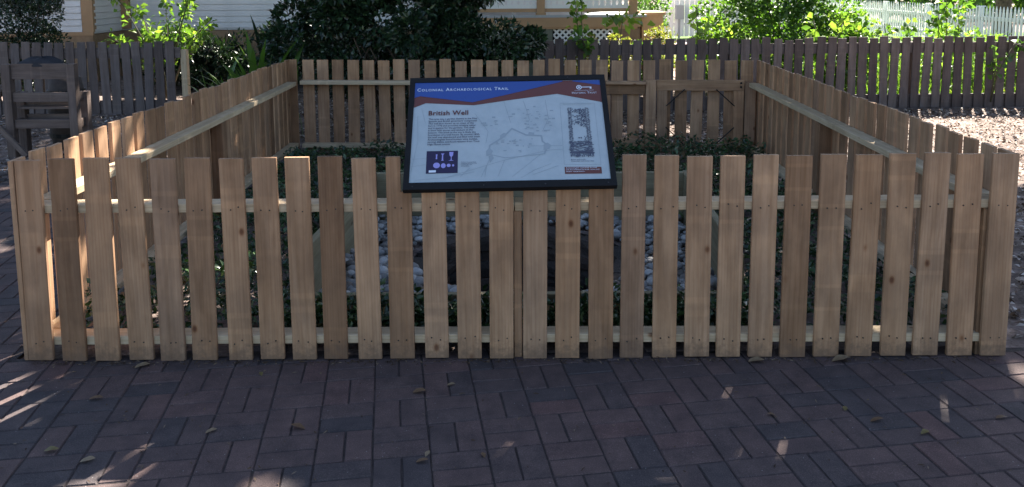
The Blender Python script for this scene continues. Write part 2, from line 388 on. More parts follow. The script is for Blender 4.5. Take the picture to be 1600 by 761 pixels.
# ---- brick pavement in basket weave, turned about 8.5 degrees against the fence
pave = MB()
pv = [(-9, -5), (9, -5), (9, 3.62), (-2.2, 3.47), (-2.2, 6.9), (-9, 6.9)]
pavement = link('pavement', mesh('pavement', [(x, y, -0.0034) for x, y in pv], [tuple(range(6))]), m_sand)
tag(pavement, kind='structure')
pa = math.radians(8.5); ca, sa = math.cos(pa), math.sin(pa)
def to_w(u, v): return (u * ca - v * sa + 0.007, u * sa + v * ca + 0.02)
def paver_mesh(k):
    r = random.Random(k); x, y = 0.0983, 0.0483; c = 0.004
    j = lambda: r.uniform(-0.0014, 0.0014)
    ring = lambda a, b, z: [(-a + j(), -b + j(), z), (a + j(), -b + j(), z), (a + j(), b + j(), z), (-a + j(), b + j(), z)]
    v = ring(x, y, -0.05) + ring(x, y, -0.006) + ring(x - c, y - c, 0.0)
    f = [(i + o, (i + 1) % 4 + o, (i + 1) % 4 + 4 + o, i + 4 + o) for o in (0, 4) for i in range(4)] + [(8, 9, 10, 11)]
    return mesh('paver', v, f)
pmeshes = [paver_mesh(k) for k in range(6)]
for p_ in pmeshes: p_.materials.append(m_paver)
def project(x, y, z=0.0):
    d = Vector((x, y, z - CAM_H)); zc = d.dot(fwd)
    return 800 + 1287.7 * d.dot(rt) / zc, 131.71 - 1287.7 * d.dot(up) / zc, zc
cand = []
for i in range(-46, 46):
    for j in range(-28, 38):
        for k in (-1, 1):
            if (i + j) % 2 == 0: u, v, rz = i * .2, j * .2 + k * .05, 0.0
            else: u, v, rz = i * .2 + k * .05, j * .2, math.pi / 2
            x, y = to_w(u, v)
            if not (-8.8 < x < 8.8 and -4.5 < y): continue
            if not (y < 3.50 + max(0, x) * 0.012 or (x < -2.31 and y < 6.75)): continue
            vis = 0
            if y > 1.5:
                px, py, zc = project(x, y)
                if -45 < px < 1645 and 200 < py < 800: vis = 1.0 / zc ** 3
                if vis and -2.05 < x < 2.1 and y > 3.5: vis *= .1
            cand.append((vis, x, y, rz))
cand.sort(key=lambda q: -q[0])
rest = MB()
for idx, (vis, x, y, rz) in enumerate(cand):
    dz = random.uniform(-.0007, .0016); tx, ty = random.gauss(0, 0.004), random.gauss(0, 0.004)
    Mx = Matrix.Translation((x, y, dz)) @ Matrix.Rotation(pa + rz + random.gauss(0, 0.006), 4, 'Z') @ Matrix.Rotation(tx, 4, 'X') @ Matrix.Rotation(ty, 4, 'Y')
    if idx < 300 and vis > 0:
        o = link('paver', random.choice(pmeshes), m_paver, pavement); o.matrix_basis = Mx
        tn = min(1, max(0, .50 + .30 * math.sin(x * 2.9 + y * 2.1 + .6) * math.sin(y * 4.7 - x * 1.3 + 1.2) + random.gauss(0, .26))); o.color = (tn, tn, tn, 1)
    else:
        src = random.choice(pmeshes); n = len(rest.v)
        rest.v += [tuple(Mx @ q.co) for q in src.vertices]; rest.f += [tuple(n + a for a in p.vertices) for p in src.polygons]
pf = link('paver_field', mesh('paver_field', rest.v, rest.f), m_paver_i, pavement); tag(pf, kind='stuff')

# ================================================================ NEW PICKET FENCE
TOP = 0.905; PW, PT = 0.1055, 0.020
def screws(parent, pts, ndir):
    """screw heads: pts = centres on the face, ndir = outward direction"""
    mb = MB(); nd = Vector(ndir)
    for p in pts: mb.tube([Vector(p) - nd * .002, Vector(p) + nd * .0012], 0.0034, 6)
    o = mb.build('screw_heads', m_screw, parent); tag(o, kind='stuff')

front_px = [[-0.0, 0.1079], [0.1482, 0.2527], [0.2927, 0.3989], [0.4347, 0.5403], [0.5768, 0.6837], [0.7196, 0.8272], [0.8733, 0.9754], [1.0119, 1.1168], [1.1526, 1.2561], [1.2919, 1.3946], [1.4388, 1.5408], [1.5815, 1.687], [1.7324, 1.8347], [1.8753, 1.979], [2.0182, 2.1219], [2.1639, 2.2676], [2.3041, 2.4092], [2.447, 2.5535], [2.5876, 2.6889], [2.7269, 2.8303], [2.8662, 2.9738], [3.0069, 3.1118], [3.1476, 3.2524], [3.2862, 3.3966], [3.4338, 3.5428], [3.5779, 3.691], [3.7276, 3.8365], [3.8717, 3.9807], [4.0165, 4.1268], [4.1633, 4.2744]]
FX, FY = -2.120, 3.4325
front = empty('picket_fence', (FX, FY + .05, 0), 'new tan timber picket fence facing the brick pavement, in front of the well', 'fence', 'sides of the new timber enclosure')
sc = []
for i, (a, b) in enumerate(front_px):
    x0, x1 = FX + a, FX + b; xc = (x0 + x1) / 2; yc = FY + PT / 2 + random.gauss(0, .0012); lean = random.gauss(0, .0025)
    zb = 0.006 + random.gauss(0, .002); zt = TOP + random.gauss(0, .0035)
    if i == 11:
        xn = x0 + 0.060
        poly = [(x0, zb), (x1, zb), (x1, 0.752), (xn, 0.752), (xn, zt), (x0, zt)]
        mb = MB(); mb.prism([(q[0] - xc, q[1]) for q in poly], 'y', -PT / 2, PT / 2)
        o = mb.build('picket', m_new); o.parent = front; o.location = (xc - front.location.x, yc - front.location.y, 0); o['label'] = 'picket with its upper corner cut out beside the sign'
    else:
        if 12 <= i <= 17: zt = 0.782
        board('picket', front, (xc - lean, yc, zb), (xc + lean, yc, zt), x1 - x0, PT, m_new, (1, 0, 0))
    for zz in (0.680, 0.088):
        for sx in (-.018, .018): sc.append((xc + sx + random.gauss(0, .004), FY - .0005, zz + random.gauss(0, .007)))
screws(front, sc, (0, -1, 0))
RY = FY + PT + .0445
board('rail', front, (-2.116, RY, .681), (0.006, RY, .680), .089, .038, m_rail, (0, 1, 0))
board('rail', front, (0.010, RY, .680), (2.120, RY, .683), .089, .038, m_rail, (0, 1, 0))
board('rail', front, (-2.116, RY, .087), (0.000, RY, .087), .089, .038, m_rail, (0, 1, 0))
board('rail', front, (0.044, RY, .087), (2.045, RY, .080), .089, .038, m_rail, (0, 1, 0))
board('post', front, (0.0215, RY + .002, -.1), (0.0215, RY + .002, .659), .036, .085, m_new, (1, 0, 0))
board('post', front, (2.025, RY + .006, -.1), (2.025, RY + .006, .659), .036, .080, m_new, (1, 0, 0)).location.x += .03

def side_fence(a, b, inner, label, n, ins):
    """a,b: ends of the inner picket face (x,y); inner: sign of the direction to the inside"""
    A, B = Vector((*a, 0)), Vector((*b, 0)); d = (B - A); L = d.length; d.normalize(); nrm = Vector((d.y, -d.x, 0)) * inner
    e = empty('picket_fence', tuple(A.lerp(B, .5)), label, 'fence', 'sides of the new timber enclosure')
    step = (L - PW) / (n - 1)
    for i in range(n):
        c = A + d * (PW / 2 + i * step + random.gauss(0, .004)) - nrm * (PT / 2)
        lean = d * random.gauss(0, .004)
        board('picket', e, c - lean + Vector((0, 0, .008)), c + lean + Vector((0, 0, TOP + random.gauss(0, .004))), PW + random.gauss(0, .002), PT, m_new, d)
    for z, (s0, s1) in ((.681, ins), (.087, ins)):
        p0 = A + d * s0 + nrm * .0455; p1 = A + d * (L - s1) + nrm * .0455
        pm = p0.lerp(p1, .52)
        for q0, q1 in ((p0, pm - d * .002), (pm + d * .002, p1)):
            board('rail', e, q0 + Vector((0, 0, z)), q1 + Vector((0, 0, z)), .089, .038, m_rail, nrm)
    for t in (.52,):
        c = (A + d * (L * t)) + nrm * .050
        board('post', e, c + Vector((0, 0, -.1)), c + Vector((0, 0, .06)), .088, .088, m_new, nrm)
        board('post', e, c + Vector((0, 0, .108)), c + Vector((0, 0, .660)), .088, .088, m_new, nrm)
    return e, A, B, d, nrm
side_fence((-2.122, 3.4325), (-2.160, 7.95), 1, 'new timber picket fence running along the left side of the well enclosure', 31, (.115, .10))
side_fence((2.130, 3.4560), (2.287, 7.66), -1, 'new timber picket fence running along the right side of the well enclosure', 29, (.095, .10))

# ---- back side: fence and gate
BA, BB = Vector((-2.160, 7.95, 0)), Vector((2.287, 7.66, 0)); bd = (BB - BA).normalized(); bn = Vector((bd.y, -bd.x, 0))   # bn points to the camera side
if bn.y > 0: bn = -bn
Z = lambda z: Vector((0, 0, z))
def bp(x, off=0.0, z=0.0):                          # point on the back line at world x
    t = (x - BA.x) / bd.x; p = BA + bd * t + bn * off; return Vector((p.x, p.y, z))
back = empty('picket_fence', tuple(bp(-.4)), 'new timber picket fence at the back of the enclosure, partly hidden by the sign', 'fence', 'sides of the new timber enclosure')
gate = empty('gate', tuple(bp(1.77)), 'timber picket gate with dark corner braces at the back right of the enclosure', 'gate')
x = -2.105
board('corner_board', back, bp(-2.125, -.01, .01), bp(-2.125, -.01, TOP), .075, PT, m_new, bd)
x = -1.975; k = 0
while x < 2.30:
    own = gate if 1.40 < x < 2.16 else back
    c = bp(x, -PT / 2); w = .110
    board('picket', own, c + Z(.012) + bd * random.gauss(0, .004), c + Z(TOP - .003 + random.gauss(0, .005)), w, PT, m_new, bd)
    x += .1490 + random.gauss(0, .003); k += 1
board('rail', back, bp(-2.03, .046, .690), bp(.88, .046, .690), .089, .038, m_rail, bn)
board('rail', back, bp(-2.03, .046, .075), bp(.88, .046, .075), .089, .038, m_rail, bn)
board('rail', back, bp(.885, .021, .630), bp(1.255, .021, .630), .096, .038, m_new, (0, 0, 1))
board('rail_cap', back, bp(.885, .050, .695), bp(1.255, .050, .695), .100, .026, m_new, bn)
board('rail', back, bp(.885, .021, .110), bp(1.255, .021, .110), .100, .038, m_new, (0, 0, 1))
board('post', back, bp(1.308, .031, -.1), bp(1.308, .031, .718), .095, .060, m_new, bd)
board('post', back, bp(.90, .048, -.1), bp(.90, .048, .580), .060, .088, m_new, bd)
board('post', back, bp(2.226, .031, -.1), bp(2.226, .031, .70), .095, .060, m_new, bd)
board('top_board', gate, bp(1.362, .021, .668), bp(2.172, .021, .668), .100, .038, m_new, (0, 0, 1))
board('bottom_board', gate, bp(1.362, .021, .070), bp(2.172, .021, .070), .100, .038, m_new, (0, 0, 1))
board('stile', gate, bp(1.415, .0205, .122), bp(1.415, .0205, .617), .095, .038, m_new, bd)
board('stile', gate, bp(2.123, .0205, .122), bp(2.123, .0205, .617), .095, .038, m_new, bd)
for (xa, za, xb, zb) in ((1.452, .475, 1.622, .632), (1.912, .632, 2.084, .475), (1.452, .272, 1.622, .108), (1.912, .108, 2.084, .272)):
    mb = MB(); mb.tube([bp(xa, .046, za), bp(xb, .046, zb)], .0055, 6); mb.build('brace', m_iron, gate)
for zz in (.692, .655):
    mb = MB(); mb.tube([bp(2.140, .038, zz), bp(2.140, .048, zz)], .010, 8); mb.build('bolt', m_iron, gate)

# ================================================================ INFORMATION SIGN
SO = Vector((-.461, 3.375, .774)); ang = math.radians(44.4)
ud = Vector((1, 0, 0)); vd = Vector((0, math.cos(ang), math.sin(ang)))
tw = math.atan(.0165 / .9)                            # the panel hangs a touch higher on the right
ud2 = ud * math.cos(tw) + vd * math.sin(tw); vd2 = vd * math.cos(tw) - ud * math.sin(tw); nd = ud2.cross(vd2)
sign = empty('information_sign', (-.011, 3.60, 0), 'tilted interpretive sign reading British Well in a black frame above the front fence', 'sign')
SM = Matrix(((ud2[0], vd2[0], nd[0], SO[0]), (ud2[1], vd2[1], nd[1], SO[1]), (ud2[2], vd2[2], nd[2], SO[2]), (0, 0, 0, 1)))
SB = Matrix.Translation(-sign.location) @ SM
def flat_mat(name, col, rough=0.35): return plain(name, col, rough=rough, spec=0.45)
def on_sign(o, layer=0.0, parent=None):
    o.parent = parent or sign
    o.matrix_basis = (SB @ Matrix.Translation((0, 0, layer))) if parent is None else Matrix.Translation((0, 0, layer))
    return o
def fix(mb, name, mat, layer, parent=None):
    me = mesh(name, mb.v, mb.f)
    bm = bmesh.new(); bm.from_mesh(me); bmesh.ops.recalc_face_normals(bm, faces=bm.faces); bm.to_mesh(me); bm.free()
    return on_sign(link(name, me, mat), layer, parent)
mb = MB(); W, H = .902, .602
inn = (.024, .034, .878, .575)
mb.box((0, 0, -.022), (W, inn[1], .006)); fix(mb, 'frame_bar', m_black, 0)
mb = MB(); mb.box((0, inn[3], -.022), (W, H, .006)); fix(mb, 'frame_bar', m_black, 0)
mb = MB(); mb.box((0, inn[1] + .0005, -.022), (inn[0], inn[3] - .0005, .0055)); fix(mb, 'frame_bar', m_black, 0)
mb = MB(); mb.box((inn[2], inn[1] + .0005, -.022), (W, inn[3] - .0005, .0055)); fix(mb, 'frame_bar', m_black, 0)
mb = MB(); mb.box((inn[0] - .003, inn[1] - .003, -.018), (inn[2] + .003, inn[3] + .003, 0.0))
def panel_mat():
    m, nt, b = new_mat('printed_panel'); L = nt.links.new
    tc = N(nt, 'ShaderNodeTexCoord'); n1 = N(nt, 'ShaderNodeTexNoise', i_Scale=7.0, i_Detail=6.0, i_Roughness=0.7); L(tc.outputs['Object'], n1.inputs['Vector'])
    r = ramp(nt, [(0.3, (0.315, 0.37, 0.40)), (0.6, (0.38, 0.432, 0.462))]); L(n1.outputs[0], r.inputs[0])
    L(r.outputs[0], b.inputs['Base Color']); b.inputs['Roughness'].default_value = 0.4
    return m
panel = fix(mb, 'panel', panel_mat(), 0)
m_blue = flat_mat('print_blue', (0.026, 0.068, 0.27)); m_brown = flat_mat('print_brown', (0.118, 0.036, 0.030)); m_ptext = flat_mat('print_dark_red', (0.10, 0.020, 0.018))
m_ink = flat_mat('print_ink', (0.05, 0.05, 0.09)); m_wt = flat_mat('print_white', (0.62, 0.68, 0.78)); m_purple = flat_mat('print_purple', (0.020, 0.014, 0.050))
m_lav = flat_mat('print_lavender', (0.30, 0.28, 0.62)); m_line = flat_mat('print_grey_line', (0.245, 0.288, 0.325)); m_grey = flat_mat('print_grey', (0.275, 0.325, 0.36)); m_stone = flat_mat('print_slate', (0.075, 0.085, 0.125))
def VV(l): return [(u, v - .0165 / .9 * u) for u, v in l]
def poly(name, pts, mat, layer, parent=panel):
    me = mesh(name, [(u, v, 0) for u, v in VV(pts)], [tuple(range(len(pts)))])
    bm = bmesh.new(); bm.from_mesh(me); bmesh.ops.triangulate(bm, faces=bm.faces); bmesh.ops.recalc_face_normals(bm, faces=bm.faces); bm.to_mesh(me); bm.free()
    return on_sign(link(name, me, mat), layer, parent)
top_l, top_r = (inn[0], .5755), (inn[2], .5885)
brown_low = [(.0245, .433), (.078, .459), (.295, .446), (.461, .475), (.676, .509), (.8785, .460)]
poly('header_band', brown_low + [top_r, top_l], m_brown, .0010)
blue_low = [(.0250, .489), (.051, .498), (.289, .462), (.461, .509), (.704, .580), (.705, .583), (.706, .5857)]
poly('header_band', blue_low + [(.60, .5840), top_l], m_blue, .0020)
poly('header_band', [(.752, .581), (.8775, .559), (.8775, .5882), (.752, .5865)], m_blue, .0020)

def text(name, body, u, v, width, mat, layer=.0030, size=.02, caps=None, bold=0.0, height=None, spacing=1.0, line=1.0, parent=panel, rot=0.0):
    cu = bpy.data.curves.new(name, 'FONT'); cu.body = body; cu.size = size; cu.offset = bold; cu.space_character = spacing; cu.space_line = line; cu.resolution_u = 2
    if caps:
        cu.small_caps_scale = caps
        for ch in cu.body_format: ch.use_small_caps = True
    ob = bpy.data.objects.new(name, cu); C.objects.link(ob); bpy.context.view_layer.update()
    me = bpy.data.meshes.new_from_object(ob.evaluated_get(bpy.context.evaluated_depsgraph_get())); bpy.data.objects.remove(ob)
    co = np.empty(len(me.vertices) * 3, np.float32); me.vertices.foreach_get('co', co); co = co.reshape(-1, 3)
    w0 = co[:, 0].max() - co[:, 0].min(); k = width / w0
    ky = k if height is None else height / (co[:, 1].max() - co[:, 1].min())
    co[:, 0] = (co[:, 0] - co[:, 0].min()) * k + u; co[:, 1] = co[:, 1] * ky + v - .0165 / .9 * u; co[:, 2] = 0
    me.vertices.foreach_set('co', co.ravel()); me.update(); me.materials.clear(); me.materials.append(mat)
    return on_sign(link(name, me), layer, parent)
text('title_lettering', 'Colonial Archaeological Trail', .036, .525, .418, m_wt, size=.03, caps=.78, spacing=1.2, bold=.0002)
text('heading_lettering', 'British Well', .093, .389, .178, m_ptext, size=.03, bold=.0005, spacing=1.05)
body = ('This area was a garden district in the First\nSpanish and British governors\' compound.\nThe well first shows up on maps of the\nfort in 1778 and provided drinking water\nand irrigation for the gardens. The shaft\n'
        'is lined with stones and timbers at the\nbottom. The brick at the top is likely the\nfoundation of a well house. By around 1820,\nthe well was abandoned and filled with trash.\nArchaeologists found broken wine bottles,\nserving dishes, and food remains from Trust\nHigh House events.')
text('body_lettering', body, .094, .3635, .232, m_ink, size=.0115, bold=.00012, height=.148)
poly('artifact_photo', [(.0935, .082), (.229, .085), (.2285, .199), (.093, .197)], m_purple, .0012)
def ell(u, v, a, b, n=14): return [(u + a * math.cos(2 * math.pi * i / n), v + b * math.sin(2 * math.pi * i / n)) for i in range(n)]
for (u, v, a, b) in ((.138, .123, .0148, .0145), (.167, .1215, .0105, .0125), (.190, .123, .0085, .0085), (.209, .123, .0050, .0060)):
    poly('plate_picture', ell(u, v, a, b), m_lav, .0022)
poly('stem_picture', [(.133, .155), (.140, .155), (.139, .167), (.1405, .180), (.133, .180), (.134, .167)], m_lav, .0022)
poly('stem_picture', [(.157, .147), (.168, .147), (.1655, .152), (.165, .176), (.170, .184), (.155, .184), (.160, .176), (.1595, .152)], m_lav, .0022)
poly('glass_picture', [(.188, .147), (.212, .147), (.202, .151), (.2015, .166), (.208, .175), (.209, .192), (.191, .192), (.192, .175), (.1985, .166), (.198, .151)], m_lav, .0022)
poly('photo_caption', [(.106, .087), (.136, .088), (.136, .099), (.106, .098)], m_wt, .0022)
text('photo_lettering', 'Artifacts recovered from\nthe British governors\' well,\nincluding glass and\nserving dishes.', .243, .1365, .068, m_ink, size=.006, height=.026)
poly('caption_box', [(.686, .0775), (.843, .0785), (.8435, .1125), (.686, .1130)], m_brown, .0012)
text('caption_lettering', 'Archaeologists excavated the well\nand documented its brick, stone and\ntimber construction.', .691, .1035, .142, m_wt, layer=.0024, size=.006, height=.024)
text('drawing_lettering', 'British well profile\nStone shaft with timber base', .716, .146, .098, m_ink, size=.006, height=.014)
text('drawing_lettering', 'EXCAVATION PROFILE', .700, .4445, .128, m_grey, size=.006, height=.005)
text('logo_lettering', 'Historic Trust', .745, .507, .113, m_wt, size=.012, caps=.8, spacing=1.1, height=.0115)
text('logo_lettering', 'ARCHAEOLOGICAL TRUST', .757, .5245, .088, m_wt, size=.006, height=.0042)
kr = MB(); K = 20
for i in range(K):
    a = 2 * math.pi * i / K
    for rr_ in (.0125, .0085): kr.v.append((.779 + rr_ * math.cos(a), .545 - .0143 + rr_ * math.sin(a), 0))
kr.f = [(2 * i, 2 * i + 1, (2 * i + 3) % (2 * K), (2 * i + 2) % (2 * K)) for i in range(K)]
on_sign(link('key_bow', mesh('key_bow', kr.v, kr.f), m_wt), .0030, panel)
poly('key_bow', ell(.779, .5455, .0050, .0050, 10), m_wt, .0030)
poly('key_shaft', [(.791, .5440), (.836, .5445), (.836, .5485), (.791, .5480)], m_wt, .0030)
poly('key_bit', [(.828, .5370), (.836, .5370), (.836, .5440), (.828, .5440)], m_wt, .0031)
def stroke(name, pts, w, mat, layer=.0011, closed=False):
    pts = VV(pts); mb = MB(); n = len(pts)
    for i in range(n if closed else n - 1):
        a, b = Vector((*pts[i], 0)), Vector((*pts[(i + 1) % n], 0)); d = (b - a).normalized(); s = Vector((-d.y, d.x, 0)) * w / 2; k = len(mb.v)
        mb.v += [tuple(a - s - d * w * .3), tuple(b - s + d * w * .3), tuple(b + s + d * w * .3), tuple(a + s - d * w * .3)]; mb.f.append((k, k + 1, k + 2, k + 3))
        for q in range(k, k + 4): mb.v[q] = (mb.v[q][0], mb.v[q][1], i * 2e-5)
    return on_sign(link(name, mesh(name, mb.v, mb.f), mat), layer, panel)
stroke('drawing_border', [(.686, .455), (.842, .4545), (.8425, .1245), (.686, .125)], .0012, m_line, closed=True)
fort = [(.371, .178), (.364, .205), (.367, .226), (.426, .270), (.465, .315), (.527, .280), (.594, .276), (.597, .247), (.619, .224), (.603, .181)]
stroke('map_fort', fort, .0075, m_grey)
for bq in ([(.352, .170), (.372, .176), (.380, .196), (.366, .214), (.350, .196)], [(.600, .200), (.626, .206), (.634, .226), (.618, .240), (.602, .228)], [(.412, .262), (.432, .268), (.444, .288), (.428, .292), (.412, .278)], [(.534, .276), (.560, .276), (.564, .292), (.540, .296)], [(.368, .136), (.384, .160), (.376, .178), (.362, .168)]):
    poly('map_bastion', bq, m_grey, .0015)
stroke('map_fort', [(.371, .178), (.432, .161), (.540, .172), (.603, .181)], .003, m_grey, .00125)
for pts in ([(.187, .065), (.432, .150), (.626, .200), (.683, .203)], [(.459, .063), (.584, .176)], [(.431, .470), (.460, .348)], [(.044, .386), (.052, .25), (.030, .09)], [(.530, .222), (.683, .223)],
            [(.03, .118), (.09, .128)], [(.03, .155), (.09, .160)], [(.24, .065), (.28, .11)], [(.33, .065), (.36, .14), (.372, .17)], [(.40, .065), (.43, .15)], [(.345, .065), (.352, .12)], [(.30, .4), (.36, .3), (.35, .24)],
            [(.52, .47), (.535, .41), (.545, .36)], [(.62, .475), (.63, .37), (.60, .30)], [(.50, .06), (.56, .10), (.63, .13)], [(.06, .43), (.08, .35)], [(.55, .075), (.66, .12)], [(.05, .05), (.18, .062), (.30, .09)]):
    stroke('map_line', pts, .0013, m_line, .00115 + random.random() * .0002)
rs = random.Random(3); mb = MB()
for _ in range(70):                                    # small buildings on the old map
    u, v = rs.choice([(rs.uniform(.39, .58), rs.uniform(.19, .26)), (rs.uniform(.38, .66), rs.uniform(.36, .44)), (rs.uniform(.33, .40), rs.uniform(.33, .36)), (rs.uniform(.52, .64), rs.uniform(.30, .40))])
    a, b = rs.uniform(.002, .008), rs.uniform(.0015, .004); k = len(mb.v)
    mb.v += [(u - a, v - b - .0183 * u, 0), (u + a, v - b - .0183 * u, 0), (u + a, v + b - .0183 * u, 0), (u - a, v + b - .0183 * u, 0)]
    mb.f.append((k, k + 1, k + 2, k + 3))
for k in range(0, len(mb.v), 4):
    for q in range(4): mb.v[k + q] = (*mb.v[k + q][:2], k * 2e-6)
tag(on_sign(link('map_buildings', mesh('map_buildings', mb.v, mb.f), m_grey), .0014, panel), kind='stuff')
mb = MB()                                              # drawn stones of the well section
def chip(u, v, a, b, rot):
    k = len(mb.v)
    for q in range(6):
        t = 2 * math.pi * q / 6; x_, y_ = a * math.cos(t), b * math.sin(t)
        mb.v.append((u + x_ * math.cos(rot) - y_ * math.sin(rot), v + x_ * math.sin(rot) + y_ * math.cos(rot) - .0183 * u, len(mb.v) * 5e-7))
    mb.f.append(tuple(range(k, k + 6)))
v_ = .425
while v_ > .195:
    for u0, u1 in ((.718, .736), (.794, .813)):
        du = .002 * (1 - (v_ - .195) / .23) * (1 if u0 < .75 else 1)
        for uu_ in (u0 + .004, u1 - .005): chip(uu_ + rs.uniform(-.002, .002) - (du if u0 < .75 else -du), v_ + rs.uniform(-.001, .001), rs.uniform(.0045, .0062), rs.uniform(.0018, .0029), rs.uniform(-.2, .2))
    v_ -= .0062
for _ in range(70): chip(rs.uniform(.738, .792), rs.uniform(.335, .425) if rs.random() < .85 else rs.uniform(.25, .27), rs.uniform(.003, .007), rs.uniform(.0014, .0026), rs.uniform(-1.2, 1.2))
for _ in range(60): chip(rs.uniform(.770, .794), rs.uniform(.325, .42), rs.uniform(.003, .006), rs.uniform(.0014, .0026), rs.uniform(-1.2, 1.2))
for _ in range(60): chip(rs.uniform(.715, .815), rs.uniform(.165, .178), rs.uniform(.0015, .0025), rs.uniform(.003, .006), rs.uniform(-.15, .15))
for _ in range(90): chip(rs.uniform(.717, .812), rs.uniform(.185, .245), rs.uniform(.006, .012), rs.uniform(.0012, .003), rs.uniform(-.25, .25))
tag(on_sign(link('drawn_stones', mesh('drawn_stones', mb.v, mb.f), m_stone), .0022, panel), kind='stuff')
poly('drawn_timber', [(.720, .183), (.812, .183), (.810, .205), (.795, .215), (.812, .225), (.79, .245), (.735, .243), (.722, .225)], m_grey, .0016)
poly('drawn_timber', [(.716, .180), (.818, .179), (.822, .186), (.812, .192), (.720, .193), (.713, .187)], m_stone, .0019)
for u in (.04, .34, .60, .865):
    s_ = MB(); s_.tube([(u, .015, .006), (u, .015, .0078)], .0032, 8); fix(s_, 'rivet', m_screw, 0)
for u in (.18, .45, .73):
    s_ = MB(); s_.tube([(u, .589, .006), (u, .589, .0078)], .0028, 8); fix(s_, 'rivet', m_screw, 0)
for xx in (-.196, .232):
    zt = .779 + (3.60 - 3.375) * math.tan(ang) - .030
    board('post', sign, (xx, 3.60, -.3), (xx, 3.60, zt), .05, .05, m_black, (1, 0, 0))
    board('arm', sign, (xx, 3.45, .80), (xx, 3.76, 1.105), .04, .02, m_black, (1, 0, 0))

# ================================================================ BOX, PEBBLES AND WELL
frame = empty('well_box', (.05, 4.68, 0), 'low box of greenish boards holding the white pebbles around the well', 'frame')
board('board', frame, (-1.035, 3.80, .145), (-.945, 5.545, .150), .40, .038, m_treated, (0, 0, 1))
board('board', frame, (1.085, 3.80, .145), (1.185, 5.545, .150), .40, .038, m_treated, (0, 0, 1))
board('board', frame, (-.925, 5.52, .150), (1.162, 5.50, .150), .40, .038, m_treated, (0, 0, 1))
board('board', frame, (-1.012, 3.84, .05), (1.064, 3.84, .05), .19, .038, m_treated, (0, 0, 1))
WC = Vector((.06, 4.72, 0)); WR = .56
bed = MB(); K = 48
rect = []
for i in range(K):
    a = 2 * math.pi * i / K; c_, s_ = math.cos(a), math.sin(a)
    t = min((1.14 if c_ > 0 else 1.02) / max(abs(c_), 1e-6), (.80 if s_ > 0 else .88) / max(abs(s_), 1e-6))
    rect.append((WC.x + c_ * t, WC.y + s_ * t, .0)); bed.v.append(rect[-1])
for i in range(K):
    a = 2 * math.pi * i / K; bed.v.append((WC.x + math.cos(a) * (WR + .1), WC.y + math.sin(a) * (WR + .1), .0))
bed.f = [(i, (i + 1) % K, K + (i + 1) % K, K + i) for i in range(K)]
tag(bed.build('gravel_bed', m_ground), kind='structure')
# pebbles
bmi = bmesh.new(); bmesh.ops.create_icosphere(bmi, subdivisions=2, radius=1.0)
ico_v = np.array([q.co[:] for q in bmi.verts]); ico_f = np.array([[q.index for q in p.verts] for p in bmi.faces]); bmi.free()
def pebble_cloud(n, smin, smax):
    Vs, Fs = [], []; k = 0
    while k < n:
        x_, y_ = rng.uniform(-.98, 1.13), rng.uniform(3.87, 5.48); r_ = math.hypot(x_ - WC.x, y_ - WC.y)
        if r_ < WR + .12: continue
        s_ = rng.uniform(smin, smax); big = 1.0 if y_ > 4.45 else 1.35
        q = ico_v * (s_ * big * np.array([rng.uniform(.9, 1.35), rng.uniform(.8, 1.1), rng.uniform(.55, .8)]))
        a = rng.uniform(0, 6.28); R_ = np.array([[math.cos(a), -math.sin(a), 0], [math.sin(a), math.cos(a), 0], [0, 0, 1]])
        q = q @ R_.T + [x_, y_, .012 + rng.uniform(0, .05)]
        Fs.append(ico_f + len(Vs) * len(ico_v)); Vs.append(q); k += 1
    return np.concatenate(Vs), np.concatenate(Fs)
v, f = pebble_cloud(1750, .011, .031)
pb = leaf_obj('pebbles', v, f, m_pebble); tag(pb, 'small white and grey river pebbles filling the board box around the well', 'pebbles', kind='stuff')
pb.data.polygons.foreach_set('use_smooth', [True] * len(pb.data.polygons))
cob = mesh('cobble', ico_v * [1.15, .9, .72], ico_f, True); cob.materials.append(m_stone_white)
for (x_, y_, s_, lab, grp) in [(-.72, 4.36, .055, 0, 0), (-.63, 4.27, .062, 0, 0), (-.56, 4.22, .066, 0, 0), (-.62, 4.42, .048, 0, 0), (-.74, 4.52, .045, 0, 0), (-.53, 4.34, .05, 0, 0), (-.66, 4.60, .042, 0, 0), (-.80, 4.24, .05, 0, 0), (-.60, 4.12, .06, 0, 0),
                               (1.03, 4.16, .050, 1, 1), (1.05, 4.34, .045, 1, 1), (.78, 4.14, .048, 1, 1), (.98, 4.24, .04, 1, 1)]:
    o = link('cobble', cob); s_ *= .72; o.location = (x_, y_, .06 + s_ * .25); o.scale = (s_, s_, s_); o.rotation_euler = (random.uniform(-.3, .3), random.uniform(-.3, .3), random.uniform(0, 6))
    tag(o, ['large smooth white cobble among the pebbles left of the well mouth', 'large smooth white cobble in the front right corner of the board box'][lab], 'stone', ['cobbles left of the well', 'cobbles right of the well'][grp])
